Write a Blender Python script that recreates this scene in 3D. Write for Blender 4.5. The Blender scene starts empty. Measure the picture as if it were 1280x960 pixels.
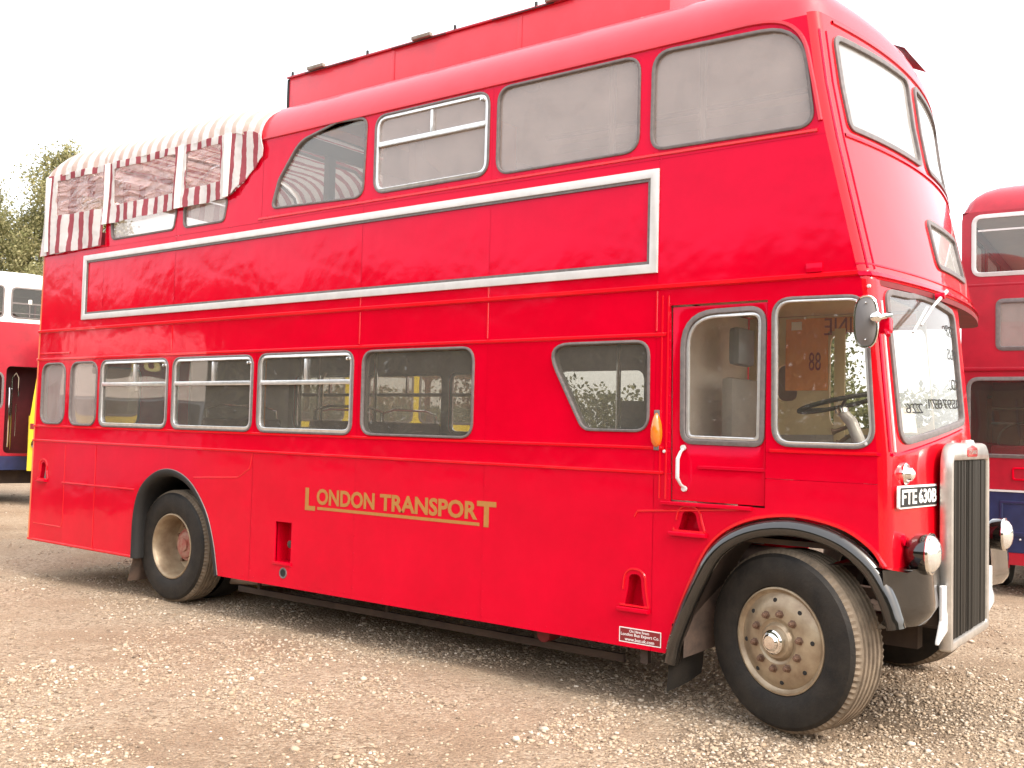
import bpy, bmesh, math, random
import numpy as np
from mathutils import Vector, Matrix
random.seed(7); rng = np.random.default_rng(7)
R = math.radians
SC = bpy.context.scene
COL = SC.collection

# ------------------------------------------------------------------ camera, sky, sun, exposure
cam_d = bpy.data.cameras.new("camera"); cam = bpy.data.objects.new("camera", cam_d); COL.objects.link(cam)
CAM = (10.1528, -5.3183, 1.6351)
D_ = Vector((-0.5989413, 0.79958179, 0.04402584)); R_ = Vector((0.80076778, 0.59845243, 0.02501326)); U_ = Vector((0.00634723, -0.05023595, 0.99871721))
m4 = Matrix(((R_.x, U_.x, -D_.x, CAM[0]), (R_.y, U_.y, -D_.y, CAM[1]), (R_.z, U_.z, -D_.z, CAM[2]), (0, 0, 0, 1)))
cam.matrix_world = m4
cam_d.sensor_width = 36; cam_d.lens = 1250.34/1280*36; cam_d.clip_start = 0.05; cam_d.clip_end = 3000
SC.camera = cam
SUN_EL, SUN_AZ = R(47), R(97)        # azimuth measured from +Y towards +X
w = bpy.data.worlds.new("World"); SC.world = w; w.use_nodes = True
nt = w.node_tree; nt.nodes.clear()
sky = nt.nodes.new("ShaderNodeTexSky"); sky.sky_type = 'NISHITA'; sky.sun_disc = False
sky.sun_elevation = SUN_EL; sky.sun_rotation = SUN_AZ; sky.dust_density = 7; sky.air_density = 1.0; sky.ozone_density = 1
bg = nt.nodes.new("ShaderNodeBackground"); bg.inputs[1].default_value = 0.10
cl = nt.nodes.new("ShaderNodeBackground"); cl.inputs[0].default_value = (1.0, 0.995, 0.985, 1); cl.inputs[1].default_value = 0.95   # even white cloud cover
ad = nt.nodes.new("ShaderNodeAddShader"); wo = nt.nodes.new("ShaderNodeOutputWorld")
nt.links.new(sky.outputs[0], bg.inputs[0]); nt.links.new(bg.outputs[0], ad.inputs[0]); nt.links.new(cl.outputs[0], ad.inputs[1]); nt.links.new(ad.outputs[0], wo.inputs[0])
sun_d = bpy.data.lights.new("sun", 'SUN'); sun_d.energy = 1.5; sun_d.angle = R(20); sun_d.color = (1, 0.97, 0.93)
sun = bpy.data.objects.new("sun", sun_d); COL.objects.link(sun)
sd = Vector((math.sin(SUN_AZ)*math.cos(SUN_EL), math.cos(SUN_AZ)*math.cos(SUN_EL), math.sin(SUN_EL)))
sun.rotation_euler = sd.to_track_quat('Z', 'Y').to_euler(); sun.location = (0, 0, 30)
vs = SC.view_settings; vs.view_transform = 'Standard'; vs.look = 'None'; vs.gamma = 1; vs.exposure = 0.88
SC.render.engine = 'CYCLES'
SC.cycles.max_bounces = 10; SC.cycles.transparent_max_bounces = 24; SC.cycles.glossy_bounces = 5; SC.cycles.diffuse_bounces = 4
SC.cycles.use_denoising = True

# ------------------------------------------------------------------ materials
MATS = {}
def mat(name, col, rough=0.5, metal=0.0, coat=0.0, var=0.0, vscale=6.0, bump=0.0, bscale=20.0, spec=0.5, col2=None, rvar=0.0, fine=None, tint=None):
    if name in MATS: return MATS[name]
    m = bpy.data.materials.new(name); m.use_nodes = True; t = m.node_tree; N = t.nodes; L = t.links
    b = N["Principled BSDF"]
    b.inputs["Base Color"].default_value = (*col, 1); b.inputs["Roughness"].default_value = rough; b.inputs["Metallic"].default_value = metal
    b.inputs["Coat Weight"].default_value = coat; b.inputs["Coat Roughness"].default_value = 0.05; b.inputs["Specular IOR Level"].default_value = spec
    if tint: b.inputs["Specular Tint"].default_value = (*tint, 1)
    tc = N.new("ShaderNodeTexCoord")
    if var > 0 or col2:
        n = N.new("ShaderNodeTexNoise"); n.inputs["Scale"].default_value = vscale; n.inputs["Detail"].default_value = 8; n.inputs["Roughness"].default_value = 0.62
        L.new(tc.outputs["Object"], n.inputs["Vector"])
        rmp = N.new("ShaderNodeValToRGB"); rmp.color_ramp.elements[0].position = 0.36; rmp.color_ramp.elements[1].position = 0.66
        c2 = col2 or tuple(max(0, c*(1-var)) for c in col)
        rmp.color_ramp.elements[0].color = (*c2, 1); rmp.color_ramp.elements[1].color = (*col, 1)
        L.new(n.outputs["Fac"], rmp.inputs[0]); L.new(rmp.outputs[0], b.inputs["Base Color"])
        if rvar:
            mr = N.new("ShaderNodeMapRange"); mr.inputs["From Min"].default_value = .3; mr.inputs["From Max"].default_value = .7
            mr.inputs["To Min"].default_value = min(1, rough+rvar); mr.inputs["To Max"].default_value = rough
            L.new(n.outputs["Fac"], mr.inputs["Value"]); L.new(mr.outputs[0], b.inputs["Roughness"])
    if bump > 0:
        n2 = N.new("ShaderNodeTexNoise"); n2.inputs["Scale"].default_value = bscale; n2.inputs["Detail"].default_value = 3
        L.new(tc.outputs["Object"], n2.inputs["Vector"])
        bp = N.new("ShaderNodeBump"); bp.inputs["Strength"].default_value = 1; bp.inputs["Distance"].default_value = bump
        L.new(n2.outputs["Fac"], bp.inputs["Height"]); last = bp
        if fine:
            n3 = N.new("ShaderNodeTexNoise"); n3.inputs["Scale"].default_value = fine[1]; n3.inputs["Detail"].default_value = 2
            L.new(tc.outputs["Object"], n3.inputs["Vector"])
            b3 = N.new("ShaderNodeBump"); b3.inputs["Distance"].default_value = fine[0]; b3.inputs["Strength"].default_value = 1
            L.new(n3.outputs["Fac"], b3.inputs["Height"]); L.new(bp.outputs[0], b3.inputs["Normal"]); last = b3
        L.new(last.outputs[0], b.inputs["Normal"])
        if coat: L.new(last.outputs[0], b.inputs["Coat Normal"])
    MATS[name] = m; return m

RED = mat("red_coach_paint", (0.66, 0.0006, 0.019), 0.10, col2=(0.56, 0.001, 0.015), vscale=1.6, bump=0.010, bscale=1.7, fine=(0.0007, 9), spec=0.55, tint=(1.0, 0.17, 0.40))
REDF = mat("sheen_red_paint", (0.66, 0.0015, 0.014), 0.5, coat=1.0, col2=(0.68, 0.002, 0.008), vscale=2.2, bump=0.004, bscale=1.5, spec=0.05)  # same red with raised coat, so sky sheen pales the nose and beads
RED_D = mat("red_roof_paint", (0.66, 0.006, 0.022), 0.42, coat=0.35, col2=(0.52, 0.02, 0.04), vscale=3, bump=0.004, bscale=3, rvar=0.1)
RED_IN = mat("red_oxide_paint", (0.22, 0.01, 0.012), 0.6, var=0.4)
RED_OLD = mat("faded_red_paint", (0.40, 0.004, 0.020), 0.38, coat=0.25, var=0.25, vscale=4, bump=0.004, bscale=2)
RUB = mat("window_rubber", (0.17, 0.145, 0.14), 0.5, var=0.3, vscale=30)
ALU = mat("aluminium_trim", (0.78, 0.775, 0.765), 0.28, metal=0.85, var=0.18, vscale=14, bump=0.001, bscale=40)
WHT = mat("white_painted_trim", (0.62, 0.615, 0.605), 0.35, coat=0.3, var=0.12, vscale=9)
CHR = mat("polished_chrome", (0.86, 0.85, 0.82), 0.10, metal=1.0, var=0.1, vscale=20)
BLK = mat("black_gloss_paint", (0.006, 0.006, 0.006), 0.12, coat=1.0, bump=0.003, bscale=4, col2=(0.018, 0.015, 0.012), vscale=5)
BLKM = mat("black_matt", (0.015, 0.014, 0.013), 0.7, var=0.3)
CHAS = mat("dirty_chassis_black", (0.035, 0.022, 0.016), 0.75, col2=(0.07, 0.045, 0.03), vscale=5)
TYRE = mat("tyre_rubber", (0.011, 0.010, 0.009), 0.6, spec=.3, col2=(0.028, 0.023, 0.018), vscale=7, bump=0.002, bscale=60)
TREAD = mat("dusty_tread_rubber", (0.235, 0.18, 0.125), 0.9, col2=(0.13, 0.10, 0.07), vscale=9, bump=0.003, bscale=70)
RIM = mat("dull_gold_wheel_paint", (0.42, 0.335, 0.225), 0.40, metal=0.45, col2=(0.27, 0.195, 0.125), vscale=8, coat=0.15, bump=0.001, bscale=30)
NUT = mat("brown_wheel_nut", (0.20, 0.115, 0.075), 0.55, metal=0.3, var=0.4)
GOLD = mat("gold_leaf_lettering", (0.43, 0.19, 0.045), 0.35, var=0.12, vscale=30)
CREAM = mat("cream_interior_paint", (0.80, 0.73, 0.66), 0.5, var=0.08, bump=0.002, bscale=4)
GREYI = mat("grey_interior_paint", (0.34, 0.32, 0.29), 0.5, var=0.15)
OLIVE = mat("olive_cream_cab_paint", (0.66, 0.55, 0.31), 0.45, var=0.08)
ORANGE = mat("orange_notice_board", (0.80, 0.30, 0.06), 0.5, var=0.1)
DKRED = mat("dark_red_print", (0.22, 0.012, 0.014), 0.6)
AMBER = mat("amber_lens", (0.75, 0.17, 0.008), 0.2, coat=1.0)
LENS = mat("headlamp_glass", (0.85, 0.86, 0.84), 0.06, metal=0.75, coat=1.0, bump=0.002, bscale=40)
RADM = mat("dark_radiator_core", (0.012, 0.012, 0.011), 0.55, col2=(0.05, 0.047, 0.036), vscale=26)
SHELL = mat("brushed_radiator_shell", (0.66, 0.63, 0.58), 0.34, metal=0.8, var=0.25, vscale=10)
WHITEP = mat("white_print", (0.82, 0.80, 0.77), 0.5)
PAPER = mat("white_paper", (0.86, 0.84, 0.80), 0.7, var=0.05)
BLUE = mat("dark_blue_paint", (0.013, 0.024, 0.09), 0.4, coat=0.5, var=0.3, vscale=8)
YEL = mat("yellow_paint", (0.72, 0.56, 0.03), 0.35, coat=0.6, var=0.12)
MAROON = mat("maroon_paint", (0.12, 0.01, 0.014), 0.4, var=0.3)
GRMOQ = mat("seat_moquette", (0.10, 0.045, 0.04), 0.9, var=0.5, vscale=25)
BARK = mat("bark", (0.13, 0.105, 0.08), 0.9, col2=(0.30, 0.27, 0.23), vscale=3, bump=0.02, bscale=14)
SLATE = mat("blue_grey_coach_paint", (0.20, 0.24, 0.28), 0.4, coat=0.4, var=0.1)

def mixmat(name, build):
    m = bpy.data.materials.new(name); m.use_nodes = True; t = m.node_tree; t.nodes.clear()
    o = t.nodes.new("ShaderNodeOutputMaterial"); build(t, t.nodes, t.links, o); return m
def thin(N, L, fr, ior):
    """same reflectance from both faces of a thin pane"""
    g = N.new("ShaderNodeNewGeometry"); m = N.new("ShaderNodeMath"); m.operation = 'MULTIPLY_ADD'; m.inputs[1].default_value = 1/ior-ior; m.inputs[2].default_value = ior
    L.new(g.outputs["Backfacing"], m.inputs[0]); L.new(m.outputs[0], fr.inputs["IOR"])
def _glass(tint, dirt_haze, dirt_haze_col, refl=1.0):
    def f(t, N, L, o):
        tr = N.new("ShaderNodeBsdfTransparent"); tr.inputs[0].default_value = (*tint, 1)
        gl = N.new("ShaderNodeBsdfGlossy"); gl.inputs["Roughness"].default_value = 0.015
        tc = N.new("ShaderNodeTexCoord"); n = N.new("ShaderNodeTexNoise"); n.inputs["Scale"].default_value = 1.3; n.inputs["Detail"].default_value = 1
        L.new(tc.outputs["Object"], n.inputs["Vector"])
        bp = N.new("ShaderNodeBump"); bp.inputs["Distance"].default_value = 0.006; L.new(n.outputs["Fac"], bp.inputs["Height"]); L.new(bp.outputs[0], gl.inputs["Normal"])
        fr = N.new("ShaderNodeFresnel"); thin(N, L, fr, 1.5)
        mu = N.new("ShaderNodeMath"); mu.operation = 'MULTIPLY'; mu.use_clamp = True; mu.inputs[1].default_value = 1.6*refl; L.new(fr.outputs[0], mu.inputs[0])
        m1 = N.new("ShaderNodeMixShader"); L.new(mu.outputs[0], m1.inputs[0]); L.new(tr.outputs[0], m1.inputs[1]); L.new(gl.outputs[0], m1.inputs[2])
        df = N.new("ShaderNodeBsdfDiffuse"); df.inputs[0].default_value = (*dirt_haze_col, 1)
        n2 = N.new("ShaderNodeTexNoise"); n2.inputs["Scale"].default_value = 5; n2.inputs["Detail"].default_value = 6; L.new(tc.outputs["Object"], n2.inputs["Vector"])
        mr = N.new("ShaderNodeMapRange"); mr.inputs["From Min"].default_value = .3; mr.inputs["From Max"].default_value = .75; mr.inputs["To Min"].default_value = dirt_haze*.85; mr.inputs["To Max"].default_value = dirt_haze*1.2
        L.new(n2.outputs["Fac"], mr.inputs["Value"])
        m2 = N.new("ShaderNodeMixShader"); L.new(mr.outputs[0], m2.inputs[0]); L.new(m1.outputs[0], m2.inputs[1]); L.new(df.outputs[0], m2.inputs[2])
        L.new(m2.outputs[0], o.inputs[0])
    return f
GLASS = mixmat("window_glass", _glass((0.86, 0.85, 0.82), 0.09, (0.5, 0.47, 0.42)))
GLASSU = mixmat("dusty_window_glass", _glass((0.82, 0.79, 0.76), 0.21, (0.84, 0.73, 0.69)))
GLASSC = mixmat("clear_cab_glass", _glass((0.93, 0.92, 0.89), 0.03, (0.5, 0.47, 0.42), 1.0))
GLASSF = mixmat("sky_haze_front_glass", _glass((0.93, 0.92, 0.90), 0.20, (0.80, 0.78, 0.75)))  # white film paints in the sky glare on the upper front panes
GLASSD = mixmat("dark_window_glass", _glass((0.35, 0.35, 0.35), 0.05, (0.2, 0.2, 0.2)))

def stripes(name, period, phase, axis=0, duty=0.42, red=(0.46, 0.125, 0.15)):
    def f(t, N, L, o):
        tc = N.new("ShaderNodeTexCoord"); sp = N.new("ShaderNodeSeparateXYZ"); L.new(tc.outputs["Object"], sp.inputs[0])
        n = N.new("ShaderNodeTexNoise"); n.inputs["Scale"].default_value = 9; n.inputs["Detail"].default_value = 2; L.new(tc.outputs["Object"], n.inputs["Vector"])
        a = N.new("ShaderNodeMath"); a.operation = 'MULTIPLY_ADD'; a.inputs[1].default_value = 0.05; L.new(n.outputs["Fac"], a.inputs[0]); L.new(sp.outputs[axis], a.inputs[2])
        s = N.new("ShaderNodeMath"); s.operation = 'SUBTRACT'; s.inputs[1].default_value = phase; L.new(a.outputs[0], s.inputs[0])
        d = N.new("ShaderNodeMath"); d.operation = 'DIVIDE'; d.inputs[1].default_value = period; L.new(s.outputs[0], d.inputs[0])
        fr = N.new("ShaderNodeMath"); fr.operation = 'FRACT'; L.new(d.outputs[0], fr.inputs[0])
        lt = N.new("ShaderNodeMath"); lt.operation = 'LESS_THAN'; lt.inputs[1].default_value = duty; L.new(fr.outputs[0], lt.inputs[0])
        mx = N.new("ShaderNodeMix"); mx.data_type = 'RGBA'; mx.inputs[6].default_value = (0.82, 0.80, 0.785, 1); mx.inputs[7].default_value = (*red, 1); L.new(lt.outputs[0], mx.inputs[0])
        df = N.new("ShaderNodeBsdfDiffuse"); L.new(mx.outputs[2], df.inputs[0])
        tl = N.new("ShaderNodeBsdfTranslucent"); L.new(mx.outputs[2], tl.inputs[0])
        n2 = N.new("ShaderNodeTexNoise"); n2.inputs["Scale"].default_value = 7; L.new(tc.outputs["Object"], n2.inputs["Vector"])
        bp = N.new("ShaderNodeBump"); bp.inputs["Distance"].default_value = 0.03; bp.inputs["Strength"].default_value = 0.8; L.new(n2.outputs["Fac"], bp.inputs["Height"]); L.new(bp.outputs[0], df.inputs["Normal"])
        m = N.new("ShaderNodeMixShader"); m.inputs[0].default_value = 0.40; L.new(df.outputs[0], m.inputs[1]); L.new(tl.outputs[0], m.inputs[2]); L.new(m.outputs[0], o.inputs[0])
    return mixmat(name, f)
BX, BY = 4.4, 1.22         # base of the red bus
STR_B = stripes("red_white_striped_canvas", 0.155, 1.405-BX+0.025)
STR_A = stripes("red_white_striped_rear_canvas", 0.2, 0.17-BX+0.025)
PALE_STRIPE = (0.70, 0.56, 0.49)  # roof stripes much paler than the curtain and lining stripes
STR_BR = stripes("pale_striped_roof_canvas", 0.155, 1.405-BX+0.025, red=PALE_STRIPE); STR_AR = stripes("pale_striped_rear_roof_canvas", 0.2, 0.17-BX+0.025, red=PALE_STRIPE)
STR_Y = stripes("red_white_striped_end_canvas", 0.2, 0.02, axis=1)
CANV = mat("white_canvas_tape", (0.82, 0.80, 0.76), 0.8, bump=0.006, bscale=12)
def _pvc(t, N, L, o):
    tr = N.new("ShaderNodeBsdfTransparent"); tr.inputs[0].default_value = (0.95, 0.82, 0.79, 1)
    tc = N.new("ShaderNodeTexCoord"); n = N.new("ShaderNodeTexNoise"); n.inputs["Scale"].default_value = 3.2; n.inputs["Detail"].default_value = 4; n.inputs["Distortion"].default_value = 1.5
    mp = N.new("ShaderNodeMapping"); mp.inputs["Scale"].default_value = (1, 1, 3.2); mp.inputs["Rotation"].default_value = (0, R(25), 0); L.new(tc.outputs["Object"], mp.inputs[0]); L.new(mp.outputs[0], n.inputs["Vector"])
    bp = N.new("ShaderNodeBump"); bp.inputs["Distance"].default_value = 0.055; L.new(n.outputs["Fac"], bp.inputs["Height"])
    gl = N.new("ShaderNodeBsdfGlossy"); gl.inputs["Roughness"].default_value = 0.12; L.new(bp.outputs[0], gl.inputs["Normal"])
    fr = N.new("ShaderNodeFresnel"); thin(N, L, fr, 1.5); L.new(bp.outputs[0], fr.inputs["Normal"])
    m1 = N.new("ShaderNodeMixShader"); L.new(fr.outputs[0], m1.inputs[0]); L.new(tr.outputs[0], m1.inputs[1]); L.new(gl.outputs[0], m1.inputs[2])
    df = N.new("ShaderNodeBsdfDiffuse"); df.inputs[0].default_value = (0.86, 0.64, 0.61, 1); L.new(bp.outputs[0], df.inputs["Normal"])
    rp = N.new("ShaderNodeMapRange"); rp.inputs["From Min"].default_value = .4; rp.inputs["From Max"].default_value = .65; rp.inputs["To Min"].default_value = .08; rp.inputs["To Max"].default_value = .30; L.new(n.outputs["Fac"], rp.inputs["Value"])
    m2 = N.new("ShaderNodeMixShader"); L.new(rp.outputs[0], m2.inputs[0]); L.new(m1.outputs[0], m2.inputs[1]); L.new(df.outputs[0], m2.inputs[2]); L.new(m2.outputs[0], o.inputs[0])
PVC = mixmat("wrinkled_clear_vinyl", _pvc)

# ------------------------------------------------------------------ object helpers
WORG = {}
def worg(o): return WORG.get(o.name, Vector((0, 0, 0))) if o else Vector((0, 0, 0))
def thing(name, label, cat, loc, rotz=0.0, group=None):
    o = bpy.data.objects.new(name, None); COL.objects.link(o); o.location = loc; o.rotation_euler = (0, 0, rotz); o.empty_display_size = 0.3
    o["label"] = label; o["category"] = cat
    if group: o["group"] = group
    WORG[o.name] = Vector((0, 0, 0)) if rotz or name != "double_decker_bus" else Vector(loc)
    return o
def finish(name, me, material, parent, recenter=True, sharp=32, label=None):
    me.name = name; n = len(me.vertices)
    if n == 0: return None
    co = np.empty(n*3, np.float32); me.vertices.foreach_get("co", co); co = co.reshape(-1, 3)
    base = worg(parent); c = Vector(((co.min(0)+co.max(0))/2).tolist()) if recenter else base
    me.vertices.foreach_set("co", (co-np.array(c, np.float32)).ravel())
    me.materials.append(material)
    if sharp is not None:
        me.polygons.foreach_set("use_smooth", np.ones(len(me.polygons), bool)); me.set_sharp_from_angle(angle=R(sharp))
    me.update()
    o = bpy.data.objects.new(name, me); COL.objects.link(o); o.parent = parent; o.location = c-base; WORG[o.name] = c
    if label: o["label"] = label
    return o
class MB:
    def __init__(s): s.v = []; s.f = []
    def add(s, vs, fs):
        k = len(s.v); s.v += [tuple(v) for v in vs]; s.f += [tuple(i+k for i in f) for f in fs]; return s
    def box(s, x0, x1, y0, y1, z0, z1, bev=0.0):
        if bev <= 0:
            return s.add([(x0,y0,z0),(x1,y0,z0),(x1,y1,z0),(x0,y1,z0),(x0,y0,z1),(x1,y0,z1),(x1,y1,z1),(x0,y1,z1)], [(0,3,2,1),(4,5,6,7),(0,1,5,4),(1,2,6,5),(2,3,7,6),(3,0,4,7)])
        bm = bmesh.new(); bmesh.ops.create_cube(bm, size=1)
        for v in bm.verts: v.co = Vector(((x0+x1)/2+v.co.x*(x1-x0), (y0+y1)/2+v.co.y*(y1-y0), (z0+z1)/2+v.co.z*(z1-z0)))
        bmesh.ops.bevel(bm, geom=bm.edges[:], offset=bev, segments=2, affect='EDGES', profile=0.6)
        bm.verts.index_update(); s.add([v.co[:] for v in bm.verts], [[v.index for v in f.verts] for f in bm.faces]); bm.free(); return s
    def tube(s, path, r, seg=8, cap=True, closed=False):
        P = [Vector(p) for p in path]; n = len(P); rs = r if isinstance(r, (list, tuple)) else [r]*n; vs = []; fs = []
        up = None
        for i in range(n):
            t = (P[(i+1) % n]-P[i-1]) if closed else (P[min(i+1, n-1)]-P[max(i-1, 0)])
            t = t.normalized() if t.length > 1e-9 else Vector((0, 0, 1))
            if up is None: up = t.orthogonal().normalized()
            up = (up-t*up.dot(t)); up = up.normalized() if up.length > 1e-6 else t.orthogonal().normalized()
            b = t.cross(up)
            for k in range(seg):
                a = 2*math.pi*k/seg; vs.append(P[i]+(up*math.cos(a)+b*math.sin(a))*rs[i])
        for i in range(n if closed else n-1):
            j = (i+1) % n
            for k in range(seg): fs.append((i*seg+k, i*seg+(k+1) % seg, j*seg+(k+1) % seg, j*seg+k))
        if cap and not closed: fs.append(tuple(range(seg))[::-1]); fs.append(tuple((n-1)*seg+k for k in range(seg)))
        return s.add(vs, fs)
    def lathe(s, prof, c, axis='y', seg=48, mod=None):
        vs = []; fs = []; n = len(prof)
        for k in range(seg):
            a = 2*math.pi*k/seg
            for i, (r, h) in enumerate(prof):
                rr = r if mod is None else mod(i, k, r)
                p = {'y': (rr*math.cos(a), h, rr*math.sin(a)), 'x': (h, rr*math.cos(a), rr*math.sin(a)), 'z': (rr*math.cos(a), rr*math.sin(a), h)}[axis]
                vs.append((c[0]+p[0], c[1]+p[1], c[2]+p[2]))
        for k in range(seg):
            j = (k+1) % seg
            for i in range(n-1): fs.append((k*n+i, k*n+i+1, j*n+i+1, j*n+i) if axis == 'y' else (k*n+i, j*n+i, j*n+i+1, k*n+i+1))
        return s.add(vs, fs)
    def grid(s, fn, nu, nv):
        vs = [fn(i/(nu-1), j/(nv-1)) for i in range(nu) for j in range(nv)]
        return s.add(vs, [(i*nv+j, (i+1)*nv+j, (i+1)*nv+j+1, i*nv+j+1) for i in range(nu-1) for j in range(nv-1)])
    def build(s, name, material, parent=None, recenter=True, sharp=32, label=None, normals=True):
        me = bpy.data.meshes.new(name); me.from_pydata(s.v, [], s.f)
        if normals:
            bm = bmesh.new(); bm.from_mesh(me); bmesh.ops.recalc_face_normals(bm, faces=bm.faces[:]); bm.to_mesh(me); bm.free()
        return finish(name, me, material, parent, recenter, sharp, label)

def rpoly(pts, rad, seg=7):
    out = []; n = len(pts); rad = rad if isinstance(rad, (list, tuple)) else [rad]*n
    for i in range(n):
        p = Vector(pts[i]).to_2d(); a = Vector(pts[i-1]).to_2d()-p; b = Vector(pts[(i+1) % n]).to_2d()-p
        r = rad[i]
        if r <= 0: out.append(tuple(p)); continue
        la, lb = a.length, b.length; a.normalize(); b.normalize()
        ang = a.angle(b); d = min(r/math.tan(ang/2), la*.48, lb*.48)
        s, e = p+a*d, p+b*d
        for k in range(seg+1):
            t = k/seg; q = s*(1-t)**2+p*2*t*(1-t)*0.5*2/2*1+e*t*t if False else s*(1-t)**2+p*(2*t*(1-t))+e*t*t
            # pull towards a circular arc
            out.append(tuple(q))
    return out
def rrect(u0, u1, v0, v1, r): return rpoly([(u0, v0), (u1, v0), (u1, v1), (u0, v1)], r)
def inset(poly, d):
    P = [Vector(p) for p in poly]; n = len(P); A = sum(P[i].x*P[(i+1) % n].y-P[(i+1) % n].x*P[i].y for i in range(n)); sg = 1 if A > 0 else -1; out = []
    for i in range(n):
        a = (P[i]-P[i-1]); b = (P[(i+1) % n]-P[i])
        if a.length < 1e-7: a = b
        if b.length < 1e-7: b = a
        na = Vector((-a.y, a.x)).normalized()*sg; nb = Vector((-b.y, b.x)).normalized()*sg
        m = na+nb; m = m.normalized() if m.length > 1e-6 else na
        out.append(tuple(P[i]+m*(d/max(0.4, m.dot(na)))))
    return out
def flat(outline, holes=(), th=0.0, bevel=0.0):
    cu = bpy.data.curves.new("c", 'CURVE'); cu.dimensions = '2D'; cu.fill_mode = 'BOTH'; cu.extrude = th/2-(bevel if th/2 > bevel else 0); cu.bevel_depth = bevel; cu.bevel_resolution = 1; cu.offset = -bevel
    for poly in [outline, *holes]:
        sp = cu.splines.new('POLY'); sp.points.add(len(poly)-1); sp.use_cyclic_u = True
        for p, q in zip(sp.points, poly): p.co = (q[0], q[1], 0, 1)
    ob = bpy.data.objects.new("c", cu); me = bpy.data.meshes.new_from_object(ob); bpy.data.objects.remove(ob); bpy.data.curves.remove(cu)
    bm = bmesh.new(); bm.from_mesh(me); bmesh.ops.remove_doubles(bm, verts=bm.verts[:], dist=1e-5); bpy.data.meshes.remove(me)
    return bm
def cutgrid(bm, us=(), vs=()):
    for a, arr in ((0, us), (1, vs)):
        for x in arr:
            co = [0, 0, 0]; co[a] = x; no = [0, 0, 0]; no[a] = 1
            bmesh.ops.bisect_plane(bm, geom=bm.verts[:]+bm.edges[:]+bm.faces[:], plane_co=co, plane_no=no, dist=1e-5)
def mapped(name, bm, fn, material, parent, sharp=32, recenter=True, label=None):
    for v in bm.verts: v.co = Vector(fn(v.co.x, v.co.y, v.co.z))
    bmesh.ops.recalc_face_normals(bm, faces=bm.faces[:])
    me = bpy.data.meshes.new(name); bm.to_mesh(me); bm.free()
    return finish(name, me, material, parent, recenter, sharp, label)
def sideY(y): return lambda u, v, w: (u, y+w, v)
def frontX(x): return lambda u, v, w: (x+w, u, v)
def panel(name, outline, holes, th, fn, material, parent, bevel=0.0, us=(), vs=(), sharp=32, label=None, recenter=True):
    bm = flat(outline, holes, th, bevel)
    if us or vs: cutgrid(bm, us, vs)
    return mapped(name, bm, fn, material, parent, sharp, recenter, label)
def text(name, s, fn, u0, u1, v0, v1, material, parent, th=0.004, bold=0.0, fit=True, flip=False, label=None):
    cu = bpy.data.curves.new("t", 'FONT'); cu.body = s; cu.size = 1; cu.offset = bold; cu.extrude = 0.0; cu.resolution_u = 3
    ob = bpy.data.objects.new("t", cu); me = bpy.data.meshes.new_from_object(ob); bpy.data.objects.remove(ob); bpy.data.curves.remove(cu)
    bm = bmesh.new(); bm.from_mesh(me); bpy.data.meshes.remove(me)
    xs = [v.co.x for v in bm.verts]; ys = [v.co.y for v in bm.verts]; x0, x1, y0, y1 = min(xs), max(xs), min(ys), max(ys)
    for v in bm.verts:
        a = (v.co.x-x0)/(x1-x0); b = (v.co.y-y0)/(y1-y0)
        if flip: a = 1-a
        v.co = Vector((u0+(u1-u0)*a, v0+(v1-v0)*b, 0))
    r = bmesh.ops.extrude_face_region(bm, geom=bm.faces[:])
    for v in [e for e in r["geom"] if isinstance(e, bmesh.types.BMVert)]: v.co.z += th
    return mapped(name, bm, fn, material, parent, sharp=25, label=label)
def strip(mb, p, q, wdt, th, nrm):
    """flat moulding from p to q, width wdt, raised th along nrm"""
    p, q, nrm = Vector(p), Vector(q), Vector(nrm); t = (q-p).normalized(); s = t.cross(nrm).normalized()*wdt/2
    vs = [p-s, p+s, q+s, q-s, p-s*.55+nrm*th, p+s*.55+nrm*th, q+s*.55+nrm*th, q-s*.55+nrm*th]
    return mb.add(vs, [(0,3,2,1),(4,5,6,7),(0,1,5,4),(1,2,6,5),(2,3,7,6),(3,0,4,7)])

# ================================================================== THE GROUND
def vnoise(x, y, seed=0):
    """smooth value noise on arrays"""
    r = np.random.default_rng(seed).random((256, 256)).astype(np.float32)
    xi = np.floor(x).astype(int); yi = np.floor(y).astype(int); fx = x-xi; fy = y-yi; fx = fx*fx*(3-2*fx); fy = fy*fy*(3-2*fy)
    g = lambda a, b: r[a % 256, b % 256]
    return (g(xi, yi)*(1-fx)+g(xi+1, yi)*fx)*(1-fy)+(g(xi, yi+1)*(1-fx)+g(xi+1, yi+1)*fx)*fy
def gheight(x, y):
    d = np.hypot(x-CAM[0], y-CAM[1])
    h = 0.030*(vnoise(x*.6+40, y*.6+9, 1)-.5)+0.018*(vnoise(x*1.9+5, y*1.9+70, 2)-.5)
    h += (0.010*(vnoise(x*9, y*9, 3)-.5)+0.009*(vnoise(x*23+3, y*23+8, 4)-.5))*np.clip(1.6-d/9, 0, 1)
    return h-0.012
def axis_pts(a, b, fine, lo, hi):
    mid = np.arange(a, b, fine); g = []; st = fine; x = b
    while x < hi: st *= 1.18; x += st; g.append(x)
    k = []; st = fine; x = a
    while x > lo: st *= 1.18; x -= st; k.append(x)
    return np.array(k[::-1]+list(mid)+g)
gx = axis_pts(0.0, 10.6, 0.045, -1500, 1500); gy = axis_pts(-4.6, 1.6, 0.045, -1500, 1500)
GX, GY = np.meshgrid(gx, gy, indexing='ij'); GZ = gheight(GX, GY)
nx_, ny_ = GX.shape; idx = np.arange(nx_*ny_).reshape(nx_, ny_)
quads = np.stack([idx[:-1, :-1], idx[1:, :-1], idx[1:, 1:], idx[:-1, 1:]], -1).reshape(-1, 4)
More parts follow.
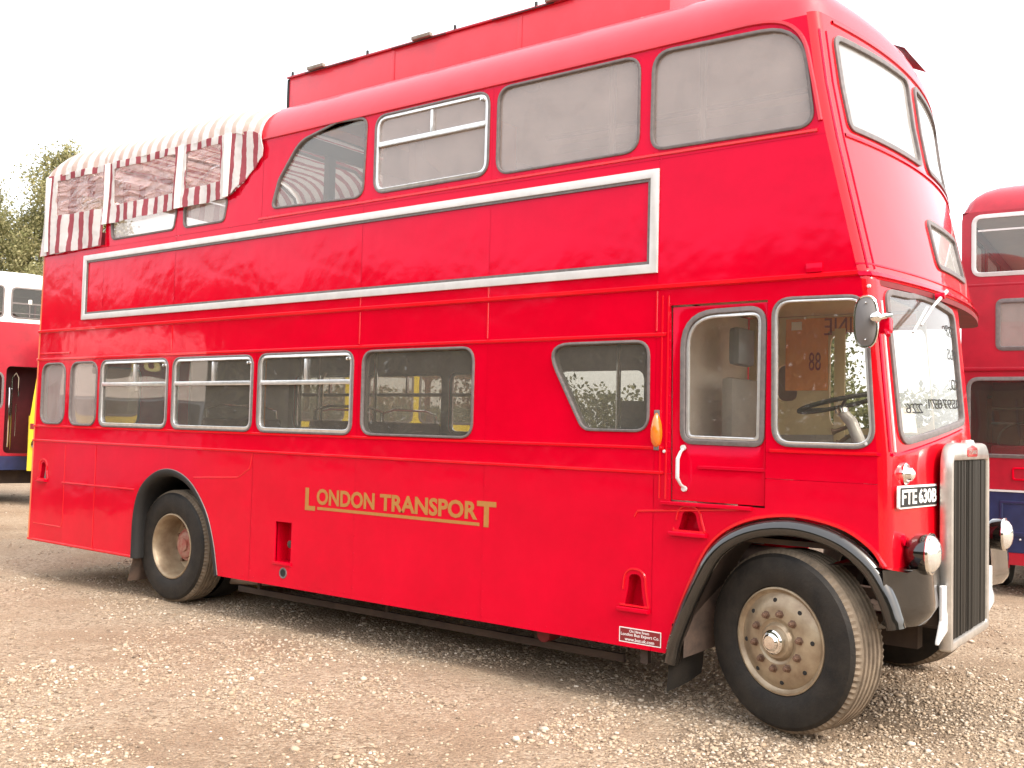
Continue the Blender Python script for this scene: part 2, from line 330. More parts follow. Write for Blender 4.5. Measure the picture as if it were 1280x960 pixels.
def np_mesh(name, verts, faces):
    me = bpy.data.meshes.new(name); k = faces.shape[1]
    me.vertices.add(len(verts)); me.vertices.foreach_set("co", verts.astype(np.float32).ravel())
    me.loops.add(faces.size); me.loops.foreach_set("vertex_index", faces.astype(np.int32).ravel())
    me.polygons.add(len(faces)); me.polygons.foreach_set("loop_start", np.arange(0, faces.size, k, dtype=np.int32))
    me.update(calc_edges=True); me.validate(); return me
def _earth(t, N, L, o):
    b = N.new("ShaderNodeBsdfPrincipled"); b.inputs["Roughness"].default_value = 0.95; b.inputs["Specular IOR Level"].default_value = 0.15
    tc = N.new("ShaderNodeTexCoord")
    def noise(s, d=6, r=.6):
        n = N.new("ShaderNodeTexNoise"); n.inputs["Scale"].default_value = s; n.inputs["Detail"].default_value = d; n.inputs["Roughness"].default_value = r; L.new(tc.outputs["Object"], n.inputs["Vector"]); return n
    def ramp(src, stops):
        r = N.new("ShaderNodeValToRGB"); e = r.color_ramp.elements
        while len(e) < len(stops): e.new(.5)
        for q, (p, c) in zip(e, stops): q.position = p; q.color = (*c, 1)
        L.new(src, r.inputs[0]); return r
    big = ramp(noise(.55, 5).outputs["Fac"], [(.3, (.265, .185, .122)), (.48, (.36, .262, .178)), (.7, (.42, .325, .235))])
    v = N.new("ShaderNodeTexVoronoi"); v.inputs["Scale"].default_value = 46; v.inputs["Randomness"].default_value = 1; L.new(tc.outputs["Object"], v.inputs["Vector"])
    st = ramp(v.outputs["Color"], [(.15, (.16, .115, .075)), (.45, (.39, .295, .20)), (.8, (.53, .43, .32))])
    mk = ramp(noise(1.1, 6, .7).outputs["Fac"], [(.40, (.08,)*3), (.62, (.75,)*3)])
    mx = N.new("ShaderNodeMix"); mx.data_type = 'RGBA'; L.new(mk.outputs[0], mx.inputs[0]); L.new(big.outputs[0], mx.inputs[6]); L.new(st.outputs[0], mx.inputs[7])
    fn = ramp(noise(85, 4, .7).outputs["Fac"], [(.3, (.52,)*3), (.62, (1.14,)*3)])
    m2 = N.new("ShaderNodeMix"); m2.data_type = 'RGBA'; m2.blend_type = 'MULTIPLY'; m2.inputs[0].default_value = 1; L.new(mx.outputs[2], m2.inputs[6]); L.new(fn.outputs[0], m2.inputs[7])
    out = m2.outputs[2]
    for (px, py), rad in (((8.45, 1.05), .55), ((7.95, -.40), .30)):     # darker patches by the front wheel
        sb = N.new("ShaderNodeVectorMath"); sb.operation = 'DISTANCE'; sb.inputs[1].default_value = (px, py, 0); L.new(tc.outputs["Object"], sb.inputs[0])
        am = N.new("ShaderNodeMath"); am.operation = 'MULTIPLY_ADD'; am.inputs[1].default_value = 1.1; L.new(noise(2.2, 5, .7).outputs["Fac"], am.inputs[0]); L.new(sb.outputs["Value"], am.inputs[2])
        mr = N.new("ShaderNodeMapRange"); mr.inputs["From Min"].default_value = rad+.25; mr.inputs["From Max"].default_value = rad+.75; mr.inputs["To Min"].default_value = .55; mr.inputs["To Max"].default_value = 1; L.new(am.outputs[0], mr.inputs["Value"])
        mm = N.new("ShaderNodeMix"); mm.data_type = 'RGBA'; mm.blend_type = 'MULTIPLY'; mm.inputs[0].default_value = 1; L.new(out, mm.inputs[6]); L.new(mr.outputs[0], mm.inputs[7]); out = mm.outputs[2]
    L.new(out, b.inputs["Base Color"])
    b1 = N.new("ShaderNodeBump"); b1.inputs["Distance"].default_value = .02; b1.inputs["Strength"].default_value = .8; L.new(v.outputs["Distance"], b1.inputs["Height"]); b1.invert = True
    b2 = N.new("ShaderNodeBump"); b2.inputs["Distance"].default_value = .012; L.new(noise(60, 5, .7).outputs["Fac"], b2.inputs["Height"]); L.new(b1.outputs[0], b2.inputs["Normal"])
    L.new(b2.outputs[0], b.inputs["Normal"]); L.new(b.outputs[0], o.inputs[0])
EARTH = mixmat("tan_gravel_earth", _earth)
gm = np_mesh("ground", np.stack([GX, GY, GZ], -1).reshape(-1, 3), quads)
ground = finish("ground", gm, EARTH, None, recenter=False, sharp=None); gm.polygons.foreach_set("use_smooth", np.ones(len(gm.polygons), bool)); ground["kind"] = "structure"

def _stone(t, N, L, o):
    b = N.new("ShaderNodeBsdfPrincipled"); b.inputs["Roughness"].default_value = 0.85; b.inputs["Specular IOR Level"].default_value = 0.25
    g = N.new("ShaderNodeNewGeometry"); r = N.new("ShaderNodeValToRGB"); e = r.color_ramp.elements
    for _ in range(3): e.new(.5)
    for q, (p, c) in zip(e, [(0, (.17, .125, .09)), (.25, (.36, .27, .185)), (.6, (.40, .31, .22)), (.88, (.47, .385, .295)), (1, (.60, .52, .43))]): q.position = p; q.color = (*c, 1)
    L.new(g.outputs["Random Per Island"], r.inputs[0]); L.new(r.outputs[0], b.inputs["Base Color"]); L.new(b.outputs[0], o.inputs[0])
STONE = mixmat("loose_stones", _stone)
def pebbles(n):
    # more stones close to where one stands; patchy; none under the bus wheels
    d = 2.2*np.exp(rng.random(n*3)*math.log(24/2.2)); a = R(-36.8)+(rng.random(n*3)-.5)*R(70)
    x = CAM[0]+d*np.sin(a); y = CAM[1]+d*np.cos(a)
    p = vnoise(x*.7+11, y*.7+3, 8)*.55+vnoise(x*2.7, y*2.7, 9)*.45
    keep = (rng.random(n*3) < np.clip((p-.47)*5, .06, 1)) & (y > -4.9) & (y < 14) & (x > -18) & (x < 13)
    x, y, d = x[keep][:n], y[keep][:n], d[keep][:n]; n = len(x)
    t = (1+5**.5)/2
    V = np.array([(-1,t,0),(1,t,0),(-1,-t,0),(1,-t,0),(0,-1,t),(0,1,t),(0,-1,-t),(0,1,-t),(t,0,-1),(t,0,1),(-t,0,-1),(-t,0,1)])/math.hypot(1, t)
    F = np.array([(0,11,5),(0,5,1),(0,1,7),(0,7,10),(0,10,11),(1,5,9),(5,11,4),(11,10,2),(10,7,6),(7,1,8),(3,9,4),(3,4,2),(3,2,6),(3,6,8),(3,8,9),(4,9,5),(2,4,11),(6,2,10),(8,6,7),(9,8,1)])
    s = (0.0036+0.0092*rng.random(n)**2.6)*np.where(rng.random(n) < .025, 1.9, 1)*(1+.012*d)
    sc = np.stack([s*(.8+.7*rng.random(n)), s*(.7+.5*rng.random(n)), s*(.4+.4*rng.random(n))], -1)
    P = V[None]*(1+.5*(rng.random((n, 12, 1))-.5))*sc[:, None]
    an = rng.random(n)*6.283; c, q = np.cos(an)[:, None], np.sin(an)[:, None]
    X = P[..., 0]*c-P[..., 1]*q; Y = P[..., 0]*q+P[..., 1]*c
    Z = P[..., 2]+(gheight(x, y)+sc[:, 2]*.35)[:, None]
    verts = np.stack([X+x[:, None], Y+y[:, None], Z], -1).reshape(-1, 3)
    faces = (F[None]+np.arange(n)[:, None, None]*12).reshape(-1, 3)
    return np_mesh("gravel", verts, faces)
gravel = finish("gravel", pebbles(95000), STONE, None, recenter=False, sharp=None); gravel["kind"] = "stuff"
gravel["label"] = "loose pale and brown gravel scattered over the tan yard"

# ================================================================== THE RED DOUBLE-DECKER
BUS = thing("double_decker_bus", "red half-cab double-decker bus with striped awning over its open rear top deck", "bus", (BX, BY, 0))
W = 2.44
XE = [(.2, 8.635), (.95, 8.625), (1.54, 8.61), (2.47, 8.52), (2.51, 8.50), (3.28, 8.32), (3.58, 8.26), (4.0, 8.20), (4.6, 8.08)]
def xe(z):
    for (a, x), (b, y) in zip(XE, XE[1:]):
        if z <= b: return x+(y-x)*max(0, (z-a))/(b-a)
    return XE[-1][1]
RC = 0.055
def xf(y, z, B):
    t = min(max(y, 0), W-max(y, 0)) if y <= W else 0
    return xe(z)+B*(1-(1-t/1.22)**2)
def plan(s, z, B):
    """point on the front's plan curve: s from the near side panel, round the corner, across the front and round the far corner"""
    a = RC*1.3; full = 2*a+(W-2*RC)
    far = s > full/2; q = full-s if far else s
    if q < a:
        t = max(0, q/a); x0, x2 = xe(z)-RC, xf(RC, z, B)
        x = x0*(1-t)**2+2*t*(1-t)*(xe(z)+.004)+x2*t*t; y = RC*t*t
    else: y = RC+(q-a); x = xf(y, z, B)
    return (x, W-y if far else y)
FULL = 2*RC*1.3+W-2*RC
def fronts(B):
    def f(s, z, w):
        x, y = plan(s, z, B); x2, y2 = plan(s+.01, z, B); t = Vector((x2-x, y2-y)).normalized(); n = Vector((t.y, -t.x))
        return (x+n.x*w, y+n.y*w, z)
    return f
# ---- the near side, one sheet with openings, then cut along its panel joints
W1 = rrect(.155, .60, 1.565, 2.175, .13); W2 = rrect(.70, 1.17, 1.56, 2.178, .12)
W3 = rrect(1.235, 2.32, 1.555, 2.185, .10); W4 = rrect(2.395, 3.50, 1.555, 2.185, .10); W5 = rrect(3.57, 4.67, 1.555, 2.19, .10); W6 = rrect(4.77, 5.84, 1.56, 2.185, .11)
TRI = rpoly([(6.735, 1.635), (7.205, 1.635), (7.20, 2.185), (6.425, 2.185)], [.10, .10, .10, .12])
DOOR = [(7.355, 1.225), (7.945, 1.225), (7.945, 2.39), (7.335, 2.39)]
CABW = rpoly([(7.985, 1.575), (8.545, 1.575), (8.49, 2.385), (7.975, 2.395)], .11)
U1 = rpoly([(3.655, 3.385), (4.715, 3.355), (4.74, 3.965), (4.42, 3.985), (3.98, 3.90), (3.74, 3.62)], [.05, .10, .08, .35, .3, .2])
U2 = rrect(4.83, 5.92, 3.365, 3.955, .11); U3 = rrect(5.995, 7.10, 3.355, 3.955, .11)
U4 = rpoly([(7.185, 3.345), (8.205, 3.335), (8.125, 3.93), (7.19, 3.955)], [.10, .09, .28, .13])
UA = rpoly([(1.33, 3.345), (2.32, 3.345), (2.37, 3.555), (1.30, 3.555)], .06); UB = rpoly([(2.47, 3.345), (3.04, 3.345), (3.09, 3.555), (2.46, 3.555)], .06)
def step_arch(a, b, z0, z1): return rpoly([(a, z0), (b, z0), (b-.02, (z0+z1)/2), ((a+b)/2+.04, z1), ((a+b)/2-.04, z1), (a+.02, (z0+z1)/2)], [.01, .01, .05, .04, .04, .05])
STEPS = [step_arch(7.41, 7.555, 1.055, 1.175), step_arch(7.06, 7.20, .575, .775), step_arch(.185, .315, 1.0, 1.17)]
FILL = [(3.845, .525), (4.035, .525), (4.035, .845), (3.845, .845)]
def bez(pts, n=14):
    """smooth curve through points (Catmull-Rom)"""
    P = [Vector(p) for p in pts]; P = [2*P[0]-P[1]]+P+[2*P[-1]-P[-2]]; out = []
    for i in range(1, len(P)-2):
        for k in range(n):
            t = k/n; a, b, c, d = P[i-1:i+3]
            out.append(tuple(.5*((2*b)+(c-a)*t+(2*a-5*b+4*c-d)*t*t+(3*b-a-3*c+d)*t**3)))
    return out+[tuple(P[-2])]
ARCH_R = bez([(1.865, .36), (1.875, .75), (1.965, 1.0), (2.19, 1.155), (2.45, 1.185), (2.71, 1.09), (2.93, .87), (3.05, .62), (3.125, .335)], 6)
ARCH_F = bez([(7.36, .335), (7.40, .50), (7.50, .765), (7.63, 1.005), (7.83, 1.14), (8.10, 1.19), (8.36, 1.15), (8.52, 1.06), (8.60, .96)], 6)
def edge(z): return xe(z)-RC
OUT = [(0.0, .37)]+ARCH_R+ARCH_F+[(edge(z), z) for z in (1.0, 1.54, 2.0, 2.47, 2.51, 2.9, 3.28, 3.58, 3.8, 3.97)]+[(3.42, 3.97), (3.40, 3.80), (3.30, 3.66), (3.12, 3.565), (1.215, 3.565), (1.20, 3.31), (.075, 3.29), (.045, 2.3)]
HOLES = [W1, W2, W3, W4, W5, W6, TRI, DOOR, CABW, U1, U2, U3, U4, UA, UB, *STEPS, FILL]
XS = [-.2, .655, 1.205, 2.358, 3.535, 4.722, 5.95, 7.245, 9]; ZS = [.2, 1.39, 1.537, 2.217, 2.505, 3.285, 4.2]
def side_panels(y, sign, outline, holes, prefix="side_panel"):
    bm0 = flat(outline, holes, .022); G = .0009
    for zi, (z0, z1) in enumerate(zip(ZS, ZS[1:])):
        xs = XS
        if zi == 1 or zi == 3: xs = [-.2, 2.358, 4.722, 7.245, 9]
        for x0, x1 in zip(xs, xs[1:]):
            bm = bm0.copy()
            for co, no in (((x0+G, 0, 0), (-1, 0, 0)), ((x1-G, 0, 0), (1, 0, 0)), ((0, z0+.001, 0), (0, -1, 0)), ((0, z1-.001, 0), (0, 1, 0))):
                if not bm.verts: break
                bmesh.ops.bisect_plane(bm, geom=bm.verts[:]+bm.edges[:]+bm.faces[:], plane_co=co, plane_no=no, clear_outer=True, dist=1e-5)
            if len(bm.faces) < 2: bm.free(); continue
            bm.verts.index_update()
            jit = (random.random()-.5)*.002
            todo = set(bm.verts); 
            while todo:
                st = [todo.pop()]; isl = set(st)
                while st:
                    for e in st.pop().link_edges:
                        for q in e.verts:
                            if q not in isl: isl.add(q); todo.discard(q); st.append(q)
                part = bm.copy(); part.verts.ensure_lookup_table(); ids = {v.index for v in isl}
                bmesh.ops.delete(part, geom=[v for v in part.verts if v.index not in ids], context='VERTS')
                mapped(prefix, part, lambda u, v, w_: (u, y+sign*(w_+.011)+jit, v), RED, BUS)
            bm.free()
    bm0.free()
side_panels(0, 1, OUT, HOLES)
FAROUT = [(0.0, .37)]+ARCH_R+[(7.3, .345), (7.3, 2.47), (edge(2.48), 2.48)]+[(edge(z), z) for z in (2.51, 2.9, 3.28, 3.58, 3.8, 3.97)]+[(3.42, 3.97), (3.40, 3.80), (3.30, 3.66), (3.12, 3.565), (1.215, 3.565), (1.20, 3.31), (.075, 3.29), (.045, 2.3)]
W7 = rrect(5.95, 7.02, 1.56, 2.185, .11)
FARH = [W1, W2, W3, W4, W5, W6, W7, U1, U2, U3, U4, UA, UB]
side_panels(W, -1, FAROUT, FARH)
# linings inside (cream above, grey below)
LIN = [(.12, .75), (1.84, .75), (1.84, 1.24), (3.15, 1.24), (3.15, .75), (3.75, .75), (3.75, .95), (4.1, .95), (4.1, .75), (6.95, .75), (6.95, .85), (7.28, .85), (7.28, 2.40), (.12, 2.40)]
panel("side_lining", LIN, [inset(h, .012) for h in (W1, W2, W3, W4, W5, W6)], .01, sideY(W-.05), GREYI, BUS)
panel("side_lining", LIN, [inset(h, .012) for h in (W1, W2, W3, W4, W5, W6, TRI)], .01, sideY(.05), GREYI, BUS)
ULIN = [(3.5, 2.6), (8.1, 2.6), (8.05, 3.95), (3.5, 3.95)]
panel("side_lining", ULIN, [inset(h, .012) for h in (U1, U2, U3)]+[inset(U4, .02)], .01, sideY(W-.05), CREAM, BUS)

# ---- windows: rubber surround, bright inner frame, pane, bars
def window(poly, y, sgn, glass, frame=ALU, fw=.024, bars=None, label=None, rub=.011):
    wob = panel("window", inset(poly, -.006), [inset(poly, rub)], .030, sideY(y+sgn*.004), RUB, BUS, bevel=.004, label=label)
    if frame: panel("inner_frame", inset(poly, rub-.002), [inset(poly, rub+fw)], .020, sideY(y+sgn*.006), frame, wob, bevel=.003)
    panel("pane", inset(poly, rub*.6), [], .004, sideY(y+sgn*.014), glass, wob)
    for b in bars or []:
        mb = MB(); mb.box(b[0], b[1], y+min(-.010*sgn, .016*sgn), y+max(-.010*sgn, .016*sgn), b[2], b[3], .003); mb.build("sliding_bar", frame or ALU, wob)
    return wob
def slider(x0, x1, zb, zt): 
    xm = (x0+x1)/2+.02
    return [(x0+.035, x1-.035, zb-.018, zb+.018), (xm-.012, xm+.012, zb+.019, zt-.045)]
for y, s in ((0, 1), (W, -1)):
    near = s == 1
    window(W1, y, s, GLASSU, None); window(W2, y, s, GLASSU, None)
    for P_, a, b in ((W3, 1.235, 2.32), (W4, 2.395, 3.50), (W5, 3.57, 4.67)): window(P_, y, s, GLASS, bars=slider(a, b, 1.955, 2.185))
    window(W6, y, s, GLASS, None)
    if near: window(TRI, y, s, GLASS, None, label="three-cornered window behind the cab")
    else: window(W7, y, s, GLASS, None)
    window(U1, y, s, GLASS, None); window(U2, y, s, GLASSU, bars=slider(4.83, 5.92, 3.73, 3.955)); window(U3, y, s, GLASSU, None); window(U4, y, s, GLASSU, None, rub=.014)
    window(UA, y, s, GLASSU, None, rub=.012); window(UB, y, s, GLASSU, None, rub=.012)
window(CABW, 0, 1, GLASSC, ALU, fw=.014)
# catches on the sliding lights
for x, z in ((2.27, 2.12), (3.45, 2.12), (4.62, 2.13), (5.86, 3.90)):
    MB().lathe([(0, -.022), (.012, -.020), (.014, -.008), (.014, .0)], (x, -.004, z), 'y', 10).build("window_catch", CHR, BUS)

# ---- mouldings along the side
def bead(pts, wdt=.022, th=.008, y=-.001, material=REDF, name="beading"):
    mb = MB()
    for p, q in zip(pts, pts[1:]): strip(mb, (p[0], y, p[1]), (q[0], y, q[1]), wdt, th, (0, -1, 0))
    return mb.build(name, material, BUS, sharp=20)
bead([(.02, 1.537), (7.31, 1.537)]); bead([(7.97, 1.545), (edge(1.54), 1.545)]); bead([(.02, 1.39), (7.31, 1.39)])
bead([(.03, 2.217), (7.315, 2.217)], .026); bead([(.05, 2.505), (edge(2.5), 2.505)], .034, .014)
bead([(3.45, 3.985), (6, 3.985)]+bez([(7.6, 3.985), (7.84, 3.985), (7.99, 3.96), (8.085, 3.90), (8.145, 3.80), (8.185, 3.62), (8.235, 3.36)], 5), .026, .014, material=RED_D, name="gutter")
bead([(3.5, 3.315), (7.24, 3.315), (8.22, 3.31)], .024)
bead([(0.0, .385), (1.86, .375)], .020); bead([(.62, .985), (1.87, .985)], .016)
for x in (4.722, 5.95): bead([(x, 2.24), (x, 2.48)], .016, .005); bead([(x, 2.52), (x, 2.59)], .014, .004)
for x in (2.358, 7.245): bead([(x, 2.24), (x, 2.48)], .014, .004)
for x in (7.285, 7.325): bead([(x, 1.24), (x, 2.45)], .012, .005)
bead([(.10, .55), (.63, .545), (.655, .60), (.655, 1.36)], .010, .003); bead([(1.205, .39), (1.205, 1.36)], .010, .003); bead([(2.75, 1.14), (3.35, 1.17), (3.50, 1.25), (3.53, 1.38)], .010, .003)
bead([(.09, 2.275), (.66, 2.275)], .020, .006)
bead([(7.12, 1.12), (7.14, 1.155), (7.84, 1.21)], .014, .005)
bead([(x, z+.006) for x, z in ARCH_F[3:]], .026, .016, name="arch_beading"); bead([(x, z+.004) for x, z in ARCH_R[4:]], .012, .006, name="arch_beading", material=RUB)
# rivets along two mouldings
def rivets(x0, z0, x1, z1, st):
    n = int(math.hypot(x1-x0, z1-z0)/st); mb = MB()
    for i in range(n+1): mb.lathe([(0, -.0025), (.004, -.0022), (.006, 0)], (x0+(x1-x0)*i/n, 0, z0+(z1-z0)*i/n), 'y', 8)
    mb.build("rivets", RED, BUS)["kind"] = "stuff"
for q in ((.1, 2.485, 7.2, 2.485, .16), (7.345, 1.30, 7.335, 2.40, .055), (3.2, .375, 7.28, .372, .13), (.05, .415, 1.80, .40, .13), (.665, .42, .665, 1.36, .1), (3.55, .42, 3.55, 1.36, .11), (5.965, .42, 5.965, 1.36, .11), (4.735, .42, 4.735, .93, .11), (3.6, 3.335, 8.1, 3.33, .15), (1.3, 1.555, 1.3, 1.556, .001)): 
    if q[4] > .01: rivets(*q)
# advertisement frame
AO = [(.86, 2.592), (7.25, 2.592), (7.25, 3.228), (.86, 3.228)]
panel("advert_frame", AO, [inset(AO, .055)], .02, sideY(-.010), WHT, BUS, bevel=.005)
panel("advert_inner_frame", inset(AO, .0565), [inset(AO, .073)], .012, sideY(-.006), RUB, BUS)
# lettering
LT = lambda u, v, w: (u, -.0015-w, v)
def letters(mb_list):
    first = None
    for s, a, b, c, d in mb_list:
        for_b = text("lettering", s, LT, a, b, c, d, GOLD, first or BUS, th=.001, bold=.032)
        first = first or for_b
    return first
let = letters([("L", 4.185, 4.30, .958, 1.132), ("ONDON", 4.315, 4.935, 1.008, 1.132), ("TRANSPOR", 4.99, 5.905, 1.008, 1.132), ("T", 5.90, 6.065, .966, 1.138)])
MB().box(4.325, 5.925, -.0025, -.0015, .969, .991).build("underline", GOLD, let)
# sticker
stk = MB().box(7.03, 7.315, -.0020, -.0008, .362, .452).build("hire_sticker", WHITEP, BUS)
MB().box(7.036, 7.309, -.0026, -.0021, .368, .446).build("sticker_ground", DKRED, stk)
for s, a, b, c, d in (("On Hire From", 7.10, 7.235, .424, .441), ("London Bus Export Co.", 7.042, 7.303, .397, .421), ("www.bus.uk.com", 7.07, 7.27, .373, .393)):
    text("sticker_print", s, lambda u, v, w: (u, -.0027-w, v), a, b, c, d, WHITEP, stk, th=.0005, bold=.012)
# recessed steps, filler recess
def pocket(poly, depth, name="foot_step"):
    mb = MB(); n = len(poly); a = [(p[0], .012, p[1]) for p in poly]; b = [(p[0], depth, p[1]) for p in poly]
    mb.add(a+b, [(i, (i+1) % n, n+(i+1) % n, n+i) for i in range(n)]+[tuple(range(n, 2*n))]); return mb.build(name, RED, BUS, sharp=30)
for (a, b, z), P_ in zip(((7.36, 7.60, 1.045), (7.02, 7.235, .565), (.15, .335, .99)), STEPS):
    o = pocket(P_, .10); MB().box(a, b, -.03, .06, z-.016, z+.010, .007).build("step_lip", RED, o)
    q = [inset(P_, -.03)[i] for i in range(len(P_))]
    bead([p for p in q if p[1] > z+.01], .014, .006, name="step_rim")
o = pocket(FILL, .14, "filler_recess"); MB().box(3.83, 4.05, -.012, .13, .505, .530, .004).build("recess_lip", RED, o)
MB().tube([(4.0, .10, .54), (4.0, .10, .62), (3.97, .05, .66)], .018, 8).lathe([(0, .03), (.03, .035), (.03, .06)], (3.98, 0, .67), 'y', 12).build("filler_pipe", CHAS, o)
o = MB().lathe([(.030, -.004), (.042, -.006), (.044, .002)], (3.955, 0, .445), 'y', 20).build("filler_hole", RUB, BUS)
MB().lathe([(0, -.001), (.031, -.0012)], (3.955, 0, .445), 'y', 20).build("hole_dark", BLKM, o)
# indicator, handle, deck badge
MB().lathe([(0, -.045), (.25, -.044), (.6, -.036), (.85, -.024), (1, -.004), (1, .0)], (0, 0, 0), 'y', 24)
ob = MB(); ob.grid(lambda u, v: (7.262+.036*math.cos(v*2*math.pi)*math.sin(u*math.pi/2)*(1-.25*math.sin(v*2*math.pi)), -.004-.042*math.cos(u*math.pi/2), 1.645+.105*math.sin(v*2*math.pi)*math.sin(u*math.pi/2)), 8, 21)
ind = ob.build("side_indicator", AMBER, BUS, label="amber side indicator behind the cab door"); MB().box(7.245, 7.28, -.012, -.002, 1.525, 1.765, .004).build("lamp_base", RUB, ind)
# cab door
dr = panel("cab_door", [(7.362, 1.235), (7.938, 1.235), (7.938, 2.38), (7.345, 2.38)], [inset(rpoly([(7.42, 1.575), (7.925, 1.57), (7.93, 2.355), (7.41, 2.345)], [.08, .06, .10, .22]), 0)], .03, sideY(.028), RED, BUS, bevel=.004)
DW = rpoly([(7.42, 1.575), (7.925, 1.57), (7.93, 2.355), (7.41, 2.345)], [.08, .06, .10, .22])
panel("window_frame", inset(DW, -.008), [inset(DW, .022)], .026, sideY(.012), RUB, dr, bevel=.004)
panel("sliding_frame", inset(DW, .024), [inset(DW, .044)], .016, sideY(.022), ALU, dr, bevel=.003)
panel("pane", inset(DW, .02), [], .004, sideY(.028), GLASSC, dr)
MB().box(7.53, 7.945, .004, .012, 1.425, 1.445, .003).build("door_moulding", RED, dr)
hb = MB().tube([(7.435, .0, 1.535), (7.435, -.03, 1.52), (7.43, -.055, 1.48), (7.43, -.055, 1.37), (7.44, -.03, 1.33), (7.445, 0, 1.315)], [.009, .009, .012, .012, .009, .009], 8)
hb.lathe([(0, -.006), (.016, -.005), (.018, .01)], (7.435, 0, 1.545), 'y', 10).lathe([(0, -.006), (.016, -.005), (.018, .01)], (7.445, 0, 1.305), 'y', 10).build("door_handle", WHT, dr)
MB().box(7.30, 7.87, -.022, .03, 1.205, 1.228, .006).build("door_sill", RED, BUS)
MB().box(8.165, 8.255, -.010, .002, 2.525, 2.575, .003).build("maker_plate", RED, BUS)
for x, z in ((8.505, 2.43), (8.50, 1.60), (7.315, 1.52)): MB().lathe([(0, -.012), (.009, -.011), (.011, 0)], (x, 0, z), 'y', 8).build("screw_head", WHT, BUS)

# ---- front: cab panel, windscreen, upper front with its two big windows and the small one
FL = fronts(.13); FU = fronts(.155)
FUS = [i*.013 for i in range(1, 9)]+[.12+.06*i for i in range(0, 41)]+[FULL-i*.013 for i in range(1, 9)]
WSC = rpoly([(.155, 1.60), (1.14, 1.735), (1.145, 2.40), (.80, 2.435), (.55, 2.44), (.42, 2.425), (.14, 2.42)], [.09, .07, .08, .1, .08, .05, .07])
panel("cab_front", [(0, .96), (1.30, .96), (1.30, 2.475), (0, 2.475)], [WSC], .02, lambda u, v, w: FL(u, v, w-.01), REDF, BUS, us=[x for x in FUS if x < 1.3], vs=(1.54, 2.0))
wso = panel("windscreen", inset(WSC, -.012), [inset(WSC, .022)], .028, lambda u, v, w: FL(u, v, w), RUB, BUS, us=[.2, .4, .6, .8, 1.0], bevel=.004)
panel("pane", inset(WSC, .014), [], .004, lambda u, v, w: FL(u, v, w-.004), GLASSC, wso, us=[.2, .4, .6, .8, 1.0])
NW = rpoly([(.165, 3.335), (1.165, 3.33), (1.165, 3.905), (.155, 3.875)], [.05, .08, .08, .07]); FW = [(FULL-u, v) for u, v in NW][::-1]
DST = rpoly([(.97, 2.66), (1.68, 2.66), (1.68, 2.95), (.97, 2.95)], .05)
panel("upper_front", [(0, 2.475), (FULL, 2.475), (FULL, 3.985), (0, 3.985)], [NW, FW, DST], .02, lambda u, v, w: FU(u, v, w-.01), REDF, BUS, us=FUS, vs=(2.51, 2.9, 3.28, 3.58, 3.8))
for poly, gl in ((NW, GLASSF), (FW, GLASSF), (DST, GLASSF)):
    o = panel("front_window", inset(poly, -.012), [inset(poly, .022)], .028, lambda u, v, w: FU(u, v, w), RUB, BUS, us=FUS[8:], vs=(2.8, 3.58, 3.8), bevel=.004)
    panel("pane", inset(poly, .014), [], .004, lambda u, v, w: FU(u, v, w-.006), gl, o, us=FUS[8:], vs=(2.8, 3.58, 3.8))
panel("destination_blind", rrect(.93, 1.72, 2.63, 2.98, .01), [], .004, lambda u, v, w: FU(u, v, w-.09), PAPER, BUS)
def fstrip(name, pts, wdt, th, material, fn=FU):
    mb = MB()
    prev = None
    for i, (s, z) in enumerate(pts):
        s2, z2 = pts[min(i+1, len(pts)-1)]; s1, z1 = pts[max(i-1, 0)]
        t = Vector((s2-s1, z2-z1)).normalized(); n = Vector((-t.y, t.x))*wdt/2
        ring = [fn(s-n.x, z-n.y, 0), fn(s-n.x*.6, z-n.y*.6, th), fn(s+n.x*.6, z+n.y*.6, th), fn(s+n.x, z+n.y, 0)]
        k = len(mb.v); mb.v += ring
        if prev is not None: mb.f += [(prev+j, prev+j+1, k+j+1, k+j) for j in range(3)]
        prev = k
    return mb.build(name, material, BUS, sharp=25)
for s0 in (.040, .085): fstrip("corner_moulding", [(s0, 2.53+i*.15) for i in range(10)], .011, .006, ALU if s0 > .1 else RED)
fstrip("canopy_moulding", [(i*FULL/60, 2.50) for i in range(61)], .034, .016, RED); fstrip("canopy_moulding", [(i*FULL/60, 2.555) for i in range(61)], .014, .006, RED)
fstrip("front_moulding", [(.10+i*(FULL-.2)/50, 3.285) for i in range(51)], .024, .010, RED); fstrip("front_moulding", [(.16+i*(FULL-.32)/50, 3.955) for i in range(51)], .022, .010, RED_D)
for s0 in (.05, .09): fstrip("pillar_moulding", [(s0, 1.56+i*.1) for i in range(9)], .013, .007, RED if s0 < .08 else WHT, FL)
fstrip("cab_moulding", [(.0, 1.545), (.06, 1.545), (.11, 1.545), (.3, 1.57), (.5, 1.60), (.7, 1.63), (.9, 1.66), (1.1, 1.69)], .022, .010, RED, FL)
